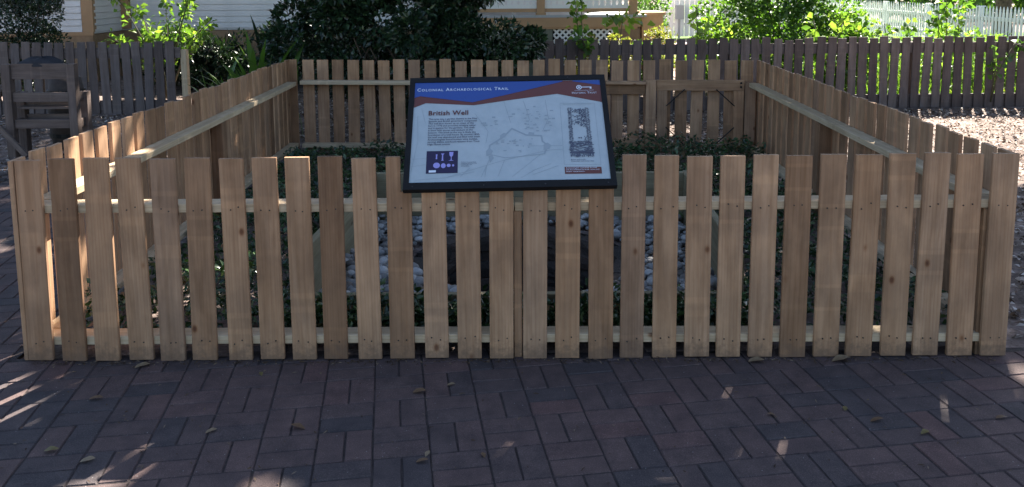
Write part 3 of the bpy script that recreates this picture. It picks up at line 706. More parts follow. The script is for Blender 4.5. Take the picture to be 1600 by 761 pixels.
# the well
well = empty('well', tuple(WC), 'dark round stone-lined well shaft inside the board box', 'well')
def stone_mesh(k):
    bm = bmesh.new(); bmesh.ops.create_cube(bm, size=1.0); bmesh.ops.subdivide_edges(bm, edges=bm.edges, cuts=1, use_grid_fill=True); r = random.Random(k)
    for q in bm.verts:
        s = q.co.normalized() * .62; q.co = q.co.lerp(s, .38) + Vector([r.uniform(-.05, .05) for _ in range(3)])
    me = bpy.data.meshes.new('stone'); bm.to_mesh(me); bm.free(); me.materials.append(m_wellstone); return me
sm = [stone_mesh(k) for k in range(6)]
z_ = .0; course = 0
while z_ > -1.15:
    hgt = random.uniform(.07, .11); n = 17 if course % 2 else 15; a0 = random.uniform(0, 1)
    for i in range(n):
        a = a0 + 2 * math.pi * i / n; o = link('stone', random.choice(sm), None, well); wdt = 2 * math.pi * (WR + .06) / n
        o.location = (math.cos(a) * (WR + .065 + random.gauss(0, .010)), math.sin(a) * (WR + .065 + random.gauss(0, .010)), z_ - hgt / 2)
        o.rotation_euler = (random.gauss(0, .05), random.gauss(0, .05), a); o.scale = (.16, wdt * random.uniform(.92, 1.04), hgt * 1.03)
    z_ -= hgt; course += 1
shaft = MB(); K = 40
for zz in (.0, -1.2):
    for i in range(K): shaft.v.append((WC.x + math.cos(2 * math.pi * i / K) * (WR + .10), WC.y + math.sin(2 * math.pi * i / K) * (WR + .10), zz))
shaft.f = [(i, (i + 1) % K, K + (i + 1) % K, K + i) for i in range(K)] + [tuple(range(K, 2 * K))]
shaft.build('shaft', m_floor, well)

# ================================================================ WEATHERED FENCES BEHIND
def old_fence(x0, x1, y0, y1, label, endpost=None):
    e = empty('picket_fence', ((x0 + x1) / 2, (y0 + y1) / 2, 0), label, 'fence', 'weathered dark fences')
    d = Vector((x1 - x0, y1 - y0, 0)); L = d.length; d.normalize(); n = Vector((-d.y, d.x, 0)); s = .055
    A = Vector((x0, y0, 0))
    while s < L:
        c = A + d * (s + random.gauss(0, .004)); h_ = .905 + random.gauss(0, .011); l_ = d * random.gauss(0, .008)
        board('picket', e, c - l_ + Z(-.03 + random.random() * .015), c + l_ + Z(h_), .108 + random.gauss(0, .003), .020, m_dark, d); s += .1405
    seg = 2.4; k = 0.0
    while k < L:
        q = min(k + seg, L)
        for z_, w_ in ((.765, .135), (.060, .19)):
            board('rail', e, A + d * (k + .002) + n * .031 + Z(z_), A + d * (q - .002) + n * .031 + Z(z_), w_, .038, m_dark, (0, 0, 1))
        board('post', e, A + d * k + n * .099 + Z(-.1), A + d * k + n * .099 + Z(.84), .088, .088, m_dark, d)
        k += seg
    if endpost: board('end_post', e, A + d * (L + .03) + n * .07 + Z(-.1), A + d * (L + .03) + n * .07 + Z(.80), .075, .09, m_rail, d)
    return e
old_fence(.42, 9.4, 10.50, 10.80, 'weathered dark brown picket fence at the back right, in front of the green bushes')
old_fence(-8.5, -4.24, 10.45, 10.50, 'weathered dark brown picket fence at the back left, in front of the white house', True)

# ---- white fence at right
wf = empty('picket_fence', (11.2, 22, 0), 'bright white pointed picket fence beyond the shrubs at the far right', 'fence')
pk = [(-.036, 0), (.036, 0), (.036, .84), (.026, .87), (.030, .90), (.0, .985), (-.030, .90), (-.026, .87), (-.036, .84)]
mbp = MB(); mbp.prism(pk, 'x', -.007, .007)
wpm = mesh('picket', mbp.v, mbp.f); wpm.materials.append(m_white)
y_ = 15.0
while y_ < 29.5:
    o = link('picket', wpm, None, wf); o.location = (11.2 + (y_ - 22) * -.03 - 11.2, y_ - 22, .03 + random.gauss(0, .005)); o.rotation_euler = (random.gauss(0, .006), 0, .03); y_ += .132
for z_ in (.25, .72):
    board('rail', wf, (11.2 - 7 * -.03 + .031, 15, z_), (11.2 + 7.5 * -.03 + .031, 29.5, z_), .09, .036, m_white, (0, 0, 1))
for y_ in (15.2, 17.6, 20.0, 22.4, 24.8, 27.2, 29.4):
    xw = 11.2 + (y_ - 22) * -.03 + .105
    board('post', wf, (xw, y_, -.1), (xw, y_, .98), .10, .10, m_white, (1, 0, 0))
    mbp = MB(); mbp.box((xw - .065, y_ - .065, .981), (xw + .065, y_ + .065, 1.01)); mbp.build('post_cap', m_white, wf)
# ---- board fence far behind the path
bf = empty('board_fence', (5.6, 24, 0), 'tall pale board fence standing beyond the sunny path', 'fence')
x_ = 4.35
while x_ < 9.0:
    board('board', bf, (x_, 24.0 + random.gauss(0, .006), .04), (x_, 24.0, 1.75 + random.gauss(0, .01)), .135, .02, m_siding, (1, 0, 0)); x_ += .148
for z_ in (.4, 1.4): board('rail', bf, (4.3, 24.031, z_), (9.0, 24.031, z_), .09, .036, m_siding, (0, 0, 1))
mb = MB(); mb.box((4.72, 23.70, .55), (4.95, 23.93, .95)); mb.box((4.80, 23.78, .0), (4.86, 23.84, .55)); o = mb.build('utility_box', plain('grey_metal', (.3, .3, .32), .5)); tag(o, 'small grey utility box on a stake in front of the pale board fence', 'box')

# ================================================================ HOUSES
def clapboards(e, p0, p1, z0, z1, out, mat, pitch_=.108, name='siding_board'):
    """lapped boards from p0 to p1; each leans out at its lower edge"""
    A, B = Vector((*p0, 0)), Vector((*p1, 0)); d = (B - A); L = d.length; d.normalize(); n = Vector((*out, 0)).normalized()
    me = None; z_ = z0; base = e.location
    v = [tuple(A - base + n * .040 + Z(0)), tuple(B - base + n * .040 + Z(0)), tuple(B - base + n * .028 + Z(pitch_ - .012)), tuple(A - base + n * .028 + Z(pitch_ - .012)),
         tuple(A - base + Z(0)), tuple(B - base + Z(0)), tuple(B - base + Z(pitch_ - .012)), tuple(A - base + Z(pitch_ - .012))]
    f = [(0, 1, 2, 3), (5, 4, 7, 6), (4, 5, 1, 0), (3, 2, 6, 7), (1, 5, 6, 2), (4, 0, 3, 7)]
    me = mesh(name, v, f); bm = bmesh.new(); bm.from_mesh(me); bmesh.ops.recalc_face_normals(bm, faces=bm.faces); bm.to_mesh(me); bm.free(); me.materials.append(mat)
    while z_ < z1:
        o = link(name, me, None, e); o.location = (0, 0, z_ - base.z); z_ += pitch_
house = empty('house', (-8, 16, 0), 'white clapboard house with tan corner boards behind the dark fence on the left', 'house')
H1 = 2.75
mb = MB(); mb.box((-14, 14.03, .80), (-7.13, 20, H1)); mb.box((-7.13, 15.13, .80), (-1.6, 20, H1)); mb.build('wall', m_siding, house)
mb = MB(); mb.box((-14, 14.00, -.1), (-7.115, 14.30, .79)); mb.box((-7.40, 14.30, -.1), (-7.115, 15.10, .79)); mb.box((-7.40, 15.10, -.1), (-1.6, 15.4, .79)); mb.build('foundation', m_tan2, house)
mb = MB(); mb.box((-14, 13.985, .775), (-7.10, 14.028, .835)); mb.build('water_table', m_tan, house)
clapboards(house, (-14, 14.03), (-7.29, 14.03), .836, H1 - .1, (0, -1), m_siding)
clapboards(house, (-7.13, 14.05), (-7.13, 15.02), .836, H1 - .1, (1, 0), m_siding)
clapboards(house, (-6.95, 15.13), (-1.6, 15.13), .836, H1 - .1, (0, -1), m_siding)
mb = MB(); mb.box((-7.285, 13.998, .836), (-7.095, 14.045, H1)); mb.box((-7.128, 14.046, .836), (-7.095, 14.10, H1)); mb.build('corner_board', m_tan, house)
mb = MB(); mb.box((-7.128, 15.03, .836), (-6.96, 15.128, H1)); mb.build('corner_board', m_tan, house)
mb = MB(); mb.prism([(13.85, H1), (20.3, H1), (20.3, H1 + .1), (17, H1 + 1.4), (13.85, H1 + .1)], 'x', -14.4, -7.0); mb.prism([(14.95, H1 + .002), (20.25, H1 + .002), (20.25, H1 + .08), (17.2, H1 + 1.1), (14.95, H1 + .08)], 'x', -6.99, -1.4); mb.build('roof', m_roof, house)

porch = empty('house', (1.0, 16, 0), 'tan painted porch house with white balustrade behind the vines', 'house')
mb = MB(); mb.box((-1.4, 16.6, .0), (2.2, 21, 3.4)); mb.build('wall', m_siding, porch)
mb = MB(); mb.prism([(-1.7, 3.3), (2.35, 3.3), (2.35, 3.42), (.4, 4.7), (-1.7, 3.42)], 'y', 14.0, 21.3); mb.build('roof', m_roof, porch)
mb = MB(); mb.box((-1.4, 14.05, 1.035), (2.30, 16.59, 1.075)); mb.build('deck', m_deck, porch)
mb = MB(); mb.box((-1.4, 14.07, .87), (2.20, 14.13, 1.033)); mb.build('fascia', m_tan, porch)
mb = MB(); mb.box((-1.4, 14.055, .985), (2.215, 14.068, 1.030)); mb.build('trim', m_tan, porch)
mb = MB(); mb.box((-1.4, 14.10, .835), (2.15, 14.16, .868)); mb.build('trim', m_tan, porch)
mb = MB(); mb.box((1.78, 14.14, .0), (2.20, 14.20, .833)); mb.box((2.14, 14.201, .0), (2.20, 16.5, 1.03)); mb.build('skirting', plain('brown_skirting', (.26, .17, .11), .7, noise=.2), porch)
mb = MB(); mb.box((-1.4, 14.14, .0), (.70, 14.20, .833)); mb.build('skirting', m_greenpanel, porch)
mb = MB(); mb.box((-1.35, 14.6, .0), (2.10, 14.64, .833)); mb.build('shade_backing', m_shade_fill, porch)  # near-black sheet painting the shade under the deck, behind the lattice
for (xa, xb) in ((.72, 1.25), (1.27, 1.76)):
    t_ = .0; zlo, zhi = .2, .83
    lat = empty('lattice', (xa, 14.17, 0), None, None); lat.parent = porch; lat.location = (xa - 1.0, 14.17 - 16, 0)
    step = .105; wth = zhi - zlo; k = xa - wth
    while k < xb:
        for sgn in (0, 1):
            pa_, pb_ = (k, zlo), (k + wth, zhi)
            if pa_[0] < xa: pa_ = (xa, zlo + (xa - k))
            if pb_[0] > xb: pb_ = (xb, zhi - (k + wth - xb))
            if pb_[0] - pa_[0] < .03: continue
            m_ = lambda q: (q[0], q[1]) if sgn == 0 else (q[0], zlo + zhi - q[1])
            a_, b_ = m_(pa_), m_(pb_)
            board('lattice_strip', lat, (a_[0], 14.17 + sgn * .012, a_[1]), (b_[0], 14.17 + sgn * .012, b_[1]), .034, .010, m_white, (1, 0, -1 if sgn == 0 else 1))
        k += step
for xx in (.50, 2.08):
    board('post', porch, (xx, 14.17, 1.076), (xx, 14.17, 3.30), .135, .135, m_tan, (1, 0, 0))
    mb = MB(); mb.box((xx - .085, 14.085, 1.077), (xx + .085, 14.255, 1.115)); mb.build('post_base', m_tan, porch)
for (xa, xb) in ((-1.35, .43), (.572, 2.008)):
    mb = MB(); mb.box((xa, 14.135, 1.125), (xb, 14.205, 1.185)); mb.build('rail', m_tan, porch)
    mb = MB(); mb.box((xa, 14.13, 1.86), (xb, 14.21, 1.92)); mb.build('rail', m_tan, porch)
    n = int((xb - xa) / .1); w_ = (xb - xa) / n
    prof = [(.0, .5), (.055, .5), (.06, .40), (.085, .32), (.105, .30), (.125, .44), (.20, .49), (.45, .49), (.52, .36), (.56, .30), (.60, .44), (.673, .5)]
    pl = [(w_ * (q - .003), z) for z, q in prof] + [(-w_ * (q - .003), z) for z, q in reversed(prof)]
    mbp = MB(); mbp.prism(pl, 'y', -.011, .011); bme = mesh('baluster', mbp.v, mbp.f); bme.materials.append(m_white)
    for i in range(n):
        o = link('baluster', bme, None, porch); o.location = (xa + w_ * (i + .5) - 1.0, 14.17 - 16, 1.186)
mb = MB(); mb.box((2.29, 14.5, .0), (2.66, 15.3, 1.05)); pier = mb.build('pier', m_orange); pier.location = (0, 0, 0); tag(pier, 'low orange stucco pier beside the porch steps', 'pier')
mb = MB(); mb.box((2.26, 14.46, 1.051), (2.70, 15.34, 1.10)); pc = mb.build('cap', m_orange, pier)

# ================================================================ WOODEN RACK ON THE LEFT
rack = empty('wooden_rack', (-4.49, 8.0, 0), 'weathered wooden rack with three crossboards standing left of the enclosure', 'rack')
for xx in (-4.80, -4.185):
    board('post', rack, (xx, 7.80, -.02), (xx, 7.80, .89), .078, .078, m_old, (1, 0, 0))
    board('post', rack, (xx, 8.00, -.02), (xx, 8.00, .60), .078, .078, m_old, (1, 0, 0))
    for z_ in (.57, .31): board('side_board', rack, (xx, 7.842, z_), (xx, 7.958, z_), .085, .03, m_old, (0, 0, 1))
for z_, w_ in ((.820, .150), (.572, .092), (.315, .088)):
    board('crossboard', rack, (-4.758, 7.80, z_), (-4.226, 7.80, z_), w_, .032, m_old, (0, 0, 1))
for z_ in (.53, .32): board('back_board', rack, (-4.758, 8.00, z_), (-4.226, 8.00, z_), .12, .028, m_old, (0, 0, 1))
for i in range(5): board('shelf_slat', rack, (-4.758, 7.852 + i * .024, .46), (-4.226, 7.86 + i * .050, .46), .021, .022, m_old, (0, 1, 0))
board('brace', rack, (-4.86, 7.70, .30), (-4.62, 7.70, .02), .05, .03, m_old, (1, 0, 0))
def heap(name, c, rx, ry, rz, mat, seed, label, cat):
    n, k = 22, 10; r = random.Random(seed); v = []; ph = [r.uniform(0, 6) for _ in range(6)]
    for j in range(k + 1):
        t = j / k
        for i in range(n):
            a = 2 * math.pi * i / n; w_ = 1 + .10 * math.sin(3 * a + ph[0] + 2 * t) + .07 * math.sin(7 * a + ph[1]) + .05 * math.sin(11 * a + ph[2] + 4 * t)
            rr_ = math.sin(min(1, t * 1.02) * math.pi / 2)
            hh = math.cos(t * math.pi / 2) * (1 + .12 * math.sin(4 * a + ph[3]) + .1 * math.sin(9 * a + ph[4] + 5 * t)) if j else 1.05
            v.append((c[0] + rx * rr_ * w_ * math.cos(a), c[1] + ry * rr_ * w_ * math.sin(a), c[2] + rz * hh))
    f = [(j * n + i, j * n + (i + 1) % n, (j + 1) * n + (i + 1) % n, (j + 1) * n + i) for j in range(k) for i in range(n)]
    o = link(name, mesh(name, v, f, True), mat); tag(o, label, cat); return o
heap('cloth', (-4.50, 7.86, .865), .22, .085, .085, plain('dark_cloth', (.025, .025, .032), .85, noise=.3), 4, 'dark crumpled cloth heaped on top of the wooden rack', 'cloth')
# barrel on the ground behind the rack
tb = MB(); tb.tube([(-4.55, 8.34, -.02), (-4.55, 8.34, .14), (-4.55, 8.34, .34), (-4.55, 8.34, .54), (-4.55, 8.34, .70)], [.145, .17, .18, .17, .145], 22); o = tb.build('barrel', plain('dark_barrel', (.06, .045, .04), .8, noise=.35), None, True); tag(o, 'dark barrel standing on the ground behind the wooden rack', 'barrel')
for z_ in (.12, .56):
    hb = MB(); hb.tube([(-4.55, 8.34, z_ - .02), (-4.55, 8.34, z_ + .02)], .1755, 22); hb.build('hoop', m_iron, o)

# ================================================================ PLANTS
def shrub(name, c, r, n, ln, wd, mat, label, cat='shrub', lump=7, zmin=.12, seed=0, group=None, upb=.15, stems=6, flat=.6):
    """uneven crown built of many leaf clumps, with stems inside"""
    global rng
    old = rng; rng = np.random.default_rng(seed)
    c = np.array(c, float); r = np.array(r, float)
    e = empty(name, (c[0], c[1], 0), label, cat, group)
    cl = unit(rng.normal(size=(lump * 6, 3))) * rng.uniform(.45, 1.0, (lump * 6, 1)) * r + c
    cr = rng.uniform(.22, .42, lump * 6) * r.min()
    idx = rng.integers(0, len(cl), n)
    d = rdir(n); rad = rng.uniform(.35, 1.0, n) ** .5
    P = cl[idx] + d * (cr[idx] * rad)[:, None]
    keep = P[:, 2] > zmin; P = P[keep]; d = d[keep]
    out = unit((P - c) / r)
    D = unit(out * .5 + d * .7 + rng.normal(size=P.shape) * .55 + [0, 0, upb]); Nn = unit(out * .5 + [0, 0, flat] + rng.normal(size=P.shape) * .45)
    v, f = leaves(P, D, Nn, ln * rng.uniform(.65, 1.25, len(P)), wd * rng.uniform(.7, 1.2, len(P)))
    leaf_obj('foliage', v, f, mat, e)
    mb = MB()
    for i in range(stems):
        t = cl[rng.integers(0, len(cl))]; b0 = np.array([c[0] + rng.normal() * r[0] * .08, c[1] + rng.normal() * r[1] * .08, -.03]); m_ = (b0 + t) / 2 + rng.normal(size=3) * .08
        mb.tube([b0, b0 * .6 + m_ * .4 + [0, 0, .1], m_, t], [.022, .018, .012, .005], 6)
    mb.build('stem', m_bark, e, True)
    rng = old
    return e
# ground cover inside the enclosure
def inside(x_, y_):
    if not (-2.02 < x_ < 2.04 + (y_ - 3.5) * .037 and 3.56 < y_ < 7.62): return False
    return not (-1.06 < x_ < 1.15 and 3.80 < y_ < 5.56)
n = 30000; P = np.column_stack([rng.uniform(-2.05, 2.22, n), rng.uniform(3.55, 7.66, n), np.zeros(n)])
P = P[[inside(a, b) for a, b in P[:, :2]]]
hmap = .10 + .05 * np.sin(P[:, 0] * 5.1 + 1) * np.sin(P[:, 1] * 4.3) + .035 * np.sin(P[:, 0] * 13 + P[:, 1] * 9)
hmap = hmap * np.where(P[:, 1] < 3.8, 1.35, 1) + np.where((P[:, 1] > 6.9) & (P[:, 0] > .3), .06, 0) + np.where((P[:, 1] > 6.5), .03, 0)
hmap = hmap + np.where((P[:, 1] > 3.66) & (P[:, 1] < 3.82), .05, 0)
P[:, 2] = hmap * rng.uniform(.1, 1.0, len(P)) ** .6
n2 = 3200; P2 = np.column_stack([rng.uniform(-1.08, 1.14, n2), rng.uniform(3.60, 3.81, n2), rng.uniform(.02, .135, n2)]); P = np.concatenate([P, P2])
D = rdir(len(P)); D[:, 2] = np.abs(D[:, 2]) * .5 + .1; Nn = rdir(len(P), 1.6)
v, f = leaves(P, D, Nn, rng.uniform(.024, .068, len(P)), rng.uniform(.014, .034, len(P)))
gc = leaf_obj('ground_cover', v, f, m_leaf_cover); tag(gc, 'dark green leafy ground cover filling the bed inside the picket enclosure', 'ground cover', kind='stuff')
# leaf litter
def litter(name, n, regions, label, smin=.025, smax=.06):
    A = np.array([(b[0] - a[0]) * (b[1] - a[1]) for a, b in regions]); k = rng.choice(len(regions), n, p=A / A.sum())
    lo = np.array([r[0] for r in regions])[k]; hi = np.array([r[1] for r in regions])[k]
    P = np.column_stack([lo + (hi - lo) * rng.random((n, 2)), GZ + .004 + rng.random(n) * .022])
    D = rdir(n); D[:, 2] *= .18; v, f = leaves(P, D, rdir(n, 2.2), rng.uniform(smin, smax, n), rng.uniform(.45, .6, n) * smax * .8)
    o = leaf_obj(name, v, f, m_litter); tag(o, label, 'leaf litter', kind='stuff')
litter('leaf_litter', 15000, [((2.36, 3.62), (7.5, 10.4))], 'brown leaf litter covering the open ground right of the enclosure')
litter('leaf_litter', 6500, [((-2.3, 8.05), (2.3, 10.4)), ((-4.2, 10.4), (0.4, 12.5))], 'brown leaf litter on the ground behind the back of the enclosure')
litter('leaf_litter', 5000, [((-7.5, 6.6), (-2.3, 10.35))], 'brown leaf litter around the wooden rack on the left')
# lawn grass
n = 15000; P = np.column_stack([rng.uniform(3.0, 11.0, n), rng.uniform(11.1, 17.0, n), np.full(n, -.014)])
D = rdir(n, 2.2); D[:, 2] = np.abs(D[:, 2]); v, f = leaves(P, D, rdir(n), rng.uniform(.10, .32, n), .016, fold=.1, curl=.3)
tag(leaf_obj('grass', v, f, m_grass), 'tall sunlit green grass growing behind the dark fence', 'grass', kind='stuff')

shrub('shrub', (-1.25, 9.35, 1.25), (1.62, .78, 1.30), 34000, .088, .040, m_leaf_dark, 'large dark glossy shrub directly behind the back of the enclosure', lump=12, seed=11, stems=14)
shrub('shrub', (-7.15, 11.6, 1.05), (.80, .70, .85), 20000, .05, .026, m_leaf_dark, 'rounded dark shrub at the far left behind the dark fence', lump=10, seed=12)
shrub('shrub', (-2.7, 13.2, .50), (1.5, .7, .52), 8000, .10, .035, m_leaf_dark, 'low dark bed of shrubs along the white house wall', lump=8, seed=13)
shrub('shrub', (-4.9, 12.9, .45), (1.0, .5, .47), 6000, .09, .034, m_leaf_dark, 'low dark leafy shrub behind the sunlit sapling, against the house base', lump=8, seed=23)
shrub('shrub', (4.25, 13.2, 1.0), (1.10, .9, 1.05), 9000, .085, .060, m_leaf_mid, 'big sunlit green shrub behind the right dark fence', lump=10, seed=14)
shrub('shrub', (4.95, 12.4, .62), (.50, .50, .55), 2400, .085, .065, m_leaf_bright, 'light green leafy shrub beside the white picket fence', lump=7, seed=15)
shrub('shrub', (3.15, 12.0, .55), (.60, .45, .52), 2600, .075, .055, m_leaf_bright, 'bright yellow-green shrub near the path', lump=7, seed=16)
shrub('shrub', (2.35, 13.1, .50), (.32, .30, .40), 1500, .05, .03, m_leaf_yellow, 'small yellow shrub in front of the orange pier', lump=6, seed=17)
shrub('shrub', (2.05, 12.6, .45), (.22, .22, .42), 1100, .05, .03, m_leaf_mid, 'small green shrub below the right porch post', lump=5, seed=21)
shrub('hedge', (1.30, 12.3, .52), (.66, .25, .36), 3000, .05, .034, m_leaf_yellow, 'low sunlit yellow-green hedge in front of the porch lattice', 'hedge', lump=6, seed=18)
shrub('shrub', (7.2, 12.5, .45), (1.5, .6, .45), 3600, .07, .05, m_leaf_bright, 'low backlit bushes in front of the white picket fence', lump=9, seed=19)
shrub('shrub', (3.45, 20.5, .9), (.45, .5, .9), 1600, .10, .06, m_leaf_mid, 'dark shrub between the porch and the pale board fence', lump=7, seed=20)
shrub('hedge', (19, 33, 1.6), (11, 2.5, 1.7), 9000, .30, .18, m_leaf_mid, 'dark hedge far beyond the white picket fence', 'hedge', lump=16, seed=22, stems=12)

def sprig_plant(name, base, paths, nl, ln, wd, mat, label, cat='plant', seed=0, spread=.07, droop=.2):
    """thin stems with leaves along them"""
    r = np.random.default_rng(seed); e = empty(name, (base[0], base[1], 0), label, cat); mb = MB(); Ps, Ds = [], []
    for path in paths:
        pts = np.array([base] + path, float); mb.tube(pts, np.linspace(.011, .004, len(pts)), 6)
        for k in range(nl):
            t = r.uniform(.38, 1.0) * (len(pts) - 1); i = min(int(t), len(pts) - 2); p = pts[i] + (pts[i + 1] - pts[i]) * (t - i)
            d = r.normal(size=3); d[2] -= droop; d /= np.linalg.norm(d); Ps.append(p + d * spread * r.uniform(.1, 1)); Ds.append(d)
    mb.build('stem', m_stem, e, True); Ps, Ds = np.array(Ps), np.array(Ds)
    v, f = leaves(Ps, Ds, unit(r.normal(size=Ps.shape) + [0, -.5, .9]), ln * r.uniform(.6, 1.2, len(Ps)), wd * r.uniform(.7, 1.2, len(Ps)))
    leaf_obj('foliage', v, f, mat, e); return e
rs = random.Random(5)
pth = []
for i in range(15):
    a = rs.uniform(0, 6.28); s_ = rs.uniform(.15, .75); zt = rs.uniform(.85, 1.75)
    pth.append([(-4.95 + math.cos(a) * s_ * .4, 11.7 + math.sin(a) * s_ * .4, zt * .5), (-4.98 + math.cos(a) * s_ * .85, 11.7 + math.sin(a) * s_ * .7, zt * .85), (-5.0 + math.cos(a) * s_ * 1.15, 11.7 + math.sin(a) * s_, zt)])
sprig_plant('sapling', (-4.92, 11.7, -.02), pth, 52, .105, .056, m_leaf_bright, 'sunlit sapling with bright green leaves against the white house', 'sapling', 31, .10)
sprig_plant('vine', (.95, 10.95, -.02), [[(.9, 10.9, .5), (.92, 10.7, .85), (.90, 10.62, 1.15), (.92, 10.7, 1.75)], [(.9, 10.8, .6), (.86, 10.6, .95), (.80, 10.5, 1.45)]], 46, .10, .085, m_leaf_bright, 'tall green vine shoot climbing in front of the porch', 'vine', 32, .09)
sprig_plant('vine', (.93, 10.52, .75), [[(.90, 10.42, .88), (.88, 10.38, .93), (.99, 10.36, .70)], [(.92, 10.40, .85), (1.02, 10.36, .72)]], 12, .13, .10, m_leaf_mid, 'drooping vine leaves hanging over the dark fence pickets', 'vine', 33, .06)
sprig_plant('sapling', (1.46, 11.0, -.02), [[(1.46, 11.0, .5), (1.45, 10.95, .95), (1.47, 10.9, 1.16)]], 5, .14, .12, m_leaf_bright, 'single thin shoot with a tuft of green leaves before the porch fascia', 'sapling', 34, .06)
r2 = np.random.default_rng(35); e_ = [o for o in C.objects if o.get('label', '').startswith('single thin shoot')][0]
Pt = np.column_stack([1.47 + r2.normal(size=30) * .14, 10.9 + r2.normal(size=30) * .08, 1.14 + r2.normal(size=30) * .055]); v, f = leaves(Pt, r2.normal(size=(30, 3)) + [0, 0, -.2], r2.normal(size=(30, 3)) * .5 + [0, -.4, 1], .13, .11); leaf_obj('leaf_tuft', v, f, m_leaf_bright, e_)
sprig_plant('vine', (2.55, 11.4, -.02), [[(2.55, 11.3, .6), (2.52, 11.2, 1.0), (2.5, 11.2, 1.32)], [(2.6, 11.3, .6), (2.62, 11.2, 1.0)]], 14, .13, .12, m_leaf_bright, 'slender vine with round leaves in front of the board fence', 'vine', 36, .07)
sprig_plant('sapling', (5.95, 11.25, -.02), [[(5.95, 11.2, .6), (5.9, 11.2, 1.0), (5.88, 11.2, 1.42)], [(5.95, 11.2, .5), (6.05, 11.15, .95), (6.05, 11.2, 1.35)], [(5.95, 11.2, .6), (5.8, 11.2, .95), (5.78, 11.2, 1.2)]], 46, .11, .095, m_leaf_bright, 'bright green sapling in front of the white picket fence', 'sapling', 37, .11)
sprig_plant('sapling', (5.15, 11.3, -.02), [[(5.15, 11.2, .5), (5.1, 11.2, .85), (5.05, 11.2, 1.08)], [(5.2, 11.2, .5), (5.35, 11.15, .8), (5.4, 11.2, 1.05)]], 40, .11, .095, m_leaf_bright, 'short backlit sapling left of the bright sapling on the right', 'sapling', 38, .11)
sprig_plant('sapling', (4.2, 11.2, -.02), [[(4.2, 11.2, .5), (4.15, 11.2, .85), (4.1, 11.2, 1.1)], [(4.25, 11.2, .5), (4.4, 11.15, .85), (4.5, 11.2, 1.05)]], 36, .11, .10, m_leaf_bright, 'leafy sapling in front of the big sunlit shrub', 'sapling', 39, .11)
sprig_plant('vine', (6.25, 10.65, .05), [[(6.25, 10.60, .5), (6.2, 10.56, .85)], [(6.28, 10.58, .45), (6.45, 10.55, .82), (6.6, 10.56, .78)]], 16, .10, .085, m_leaf_mid, 'dark vine leaves trailing on the right dark fence', 'vine', 40, .05)

def strap_plant(c, n, h_, w_, mat, label, seed, spread=.25, group=None):
    r = np.random.default_rng(seed); e = empty('strap_leaf_plant', (c[0], c[1], 0), label, 'plant', group); S_ = 6; me_v, me_f = [], []
    me = None
    for i in range(n):
        a = r.uniform(0, 6.28); L_ = h_ * r.uniform(.7, 1.15); lean = r.uniform(.15, .75); w0 = w_ * r.uniform(.8, 1.2); bx, by = c[0] + r.normal() * spread, c[1] + r.normal() * spread * .5
        rows = []
        for k in range(S_ + 1):
            t = k / S_; hor = lean * L_ * (t ** 1.6) * .8; zz = c[2] + L_ * (t - .38 * lean * t ** 3); ww = w0 * math.sin(math.pi * min(1, .12 + .88 * t)) ** .7 if k < S_ else .002
            rows.append(((bx + math.cos(a) * hor - math.sin(a) * ww / 2, by + math.sin(a) * hor + math.cos(a) * ww / 2, zz), (bx + math.cos(a) * hor, by + math.sin(a) * hor, zz - ww * .18), (bx + math.cos(a) * hor + math.sin(a) * ww / 2, by + math.sin(a) * hor - math.cos(a) * ww / 2, zz)))
        v = [p for row in rows for p in row]; f = []
        for k in range(S_):
            b_ = k * 3; f += [(b_, b_ + 1, b_ + 4, b_ + 3), (b_ + 1, b_ + 2, b_ + 5, b_ + 4)]
        base = e.location; link('leaf', mesh('leaf', [(p[0] - base.x, p[1] - base.y, p[2]) for p in v], f, True), mat, e)
m_strap = leaf_mat('strap_leaf', [(0, (.045, .10, .02)), (1, (.09, .16, .035))], rough=.35, trans=.35, tcol=(1.6, 1.8, .5))
strap_plant((-2.72, 8.72, .0), 34, 1.14, .095, m_strap, 'green strap-leaved plant at the back left corner of the enclosure', 51, .16)
strap_plant((-3.05, 8.85, .0), 14, .9, .07, m_strap, 'low green strap-leaved plant just left of the enclosure corner', 52, .14)
for k, (xx, yy, hh) in enumerate([(-4.6, 13.6, 1.0), (-4.0, 13.7, 1.15), (-3.4, 13.6, 1.0), (-2.8, 13.7, 1.05), (-5.2, 13.7, .95), (-5.9, 13.4, .85)]):
    strap_plant((xx, yy, .0), 18, hh, .085, m_leaf_dark, ['dark strap-leaved plant under the house wall, second from the left corner board', 'tallest dark strap-leaved plant against the white siding', 'dark strap-leaved plant right of the tallest one', 'dark strap-leaved plant closest to the large shrub', 'dark strap-leaved plant behind the sunlit sapling', 'dark strap-leaved plant nearest the house corner'][k], 60 + k, .22, 'plants along the house wall')

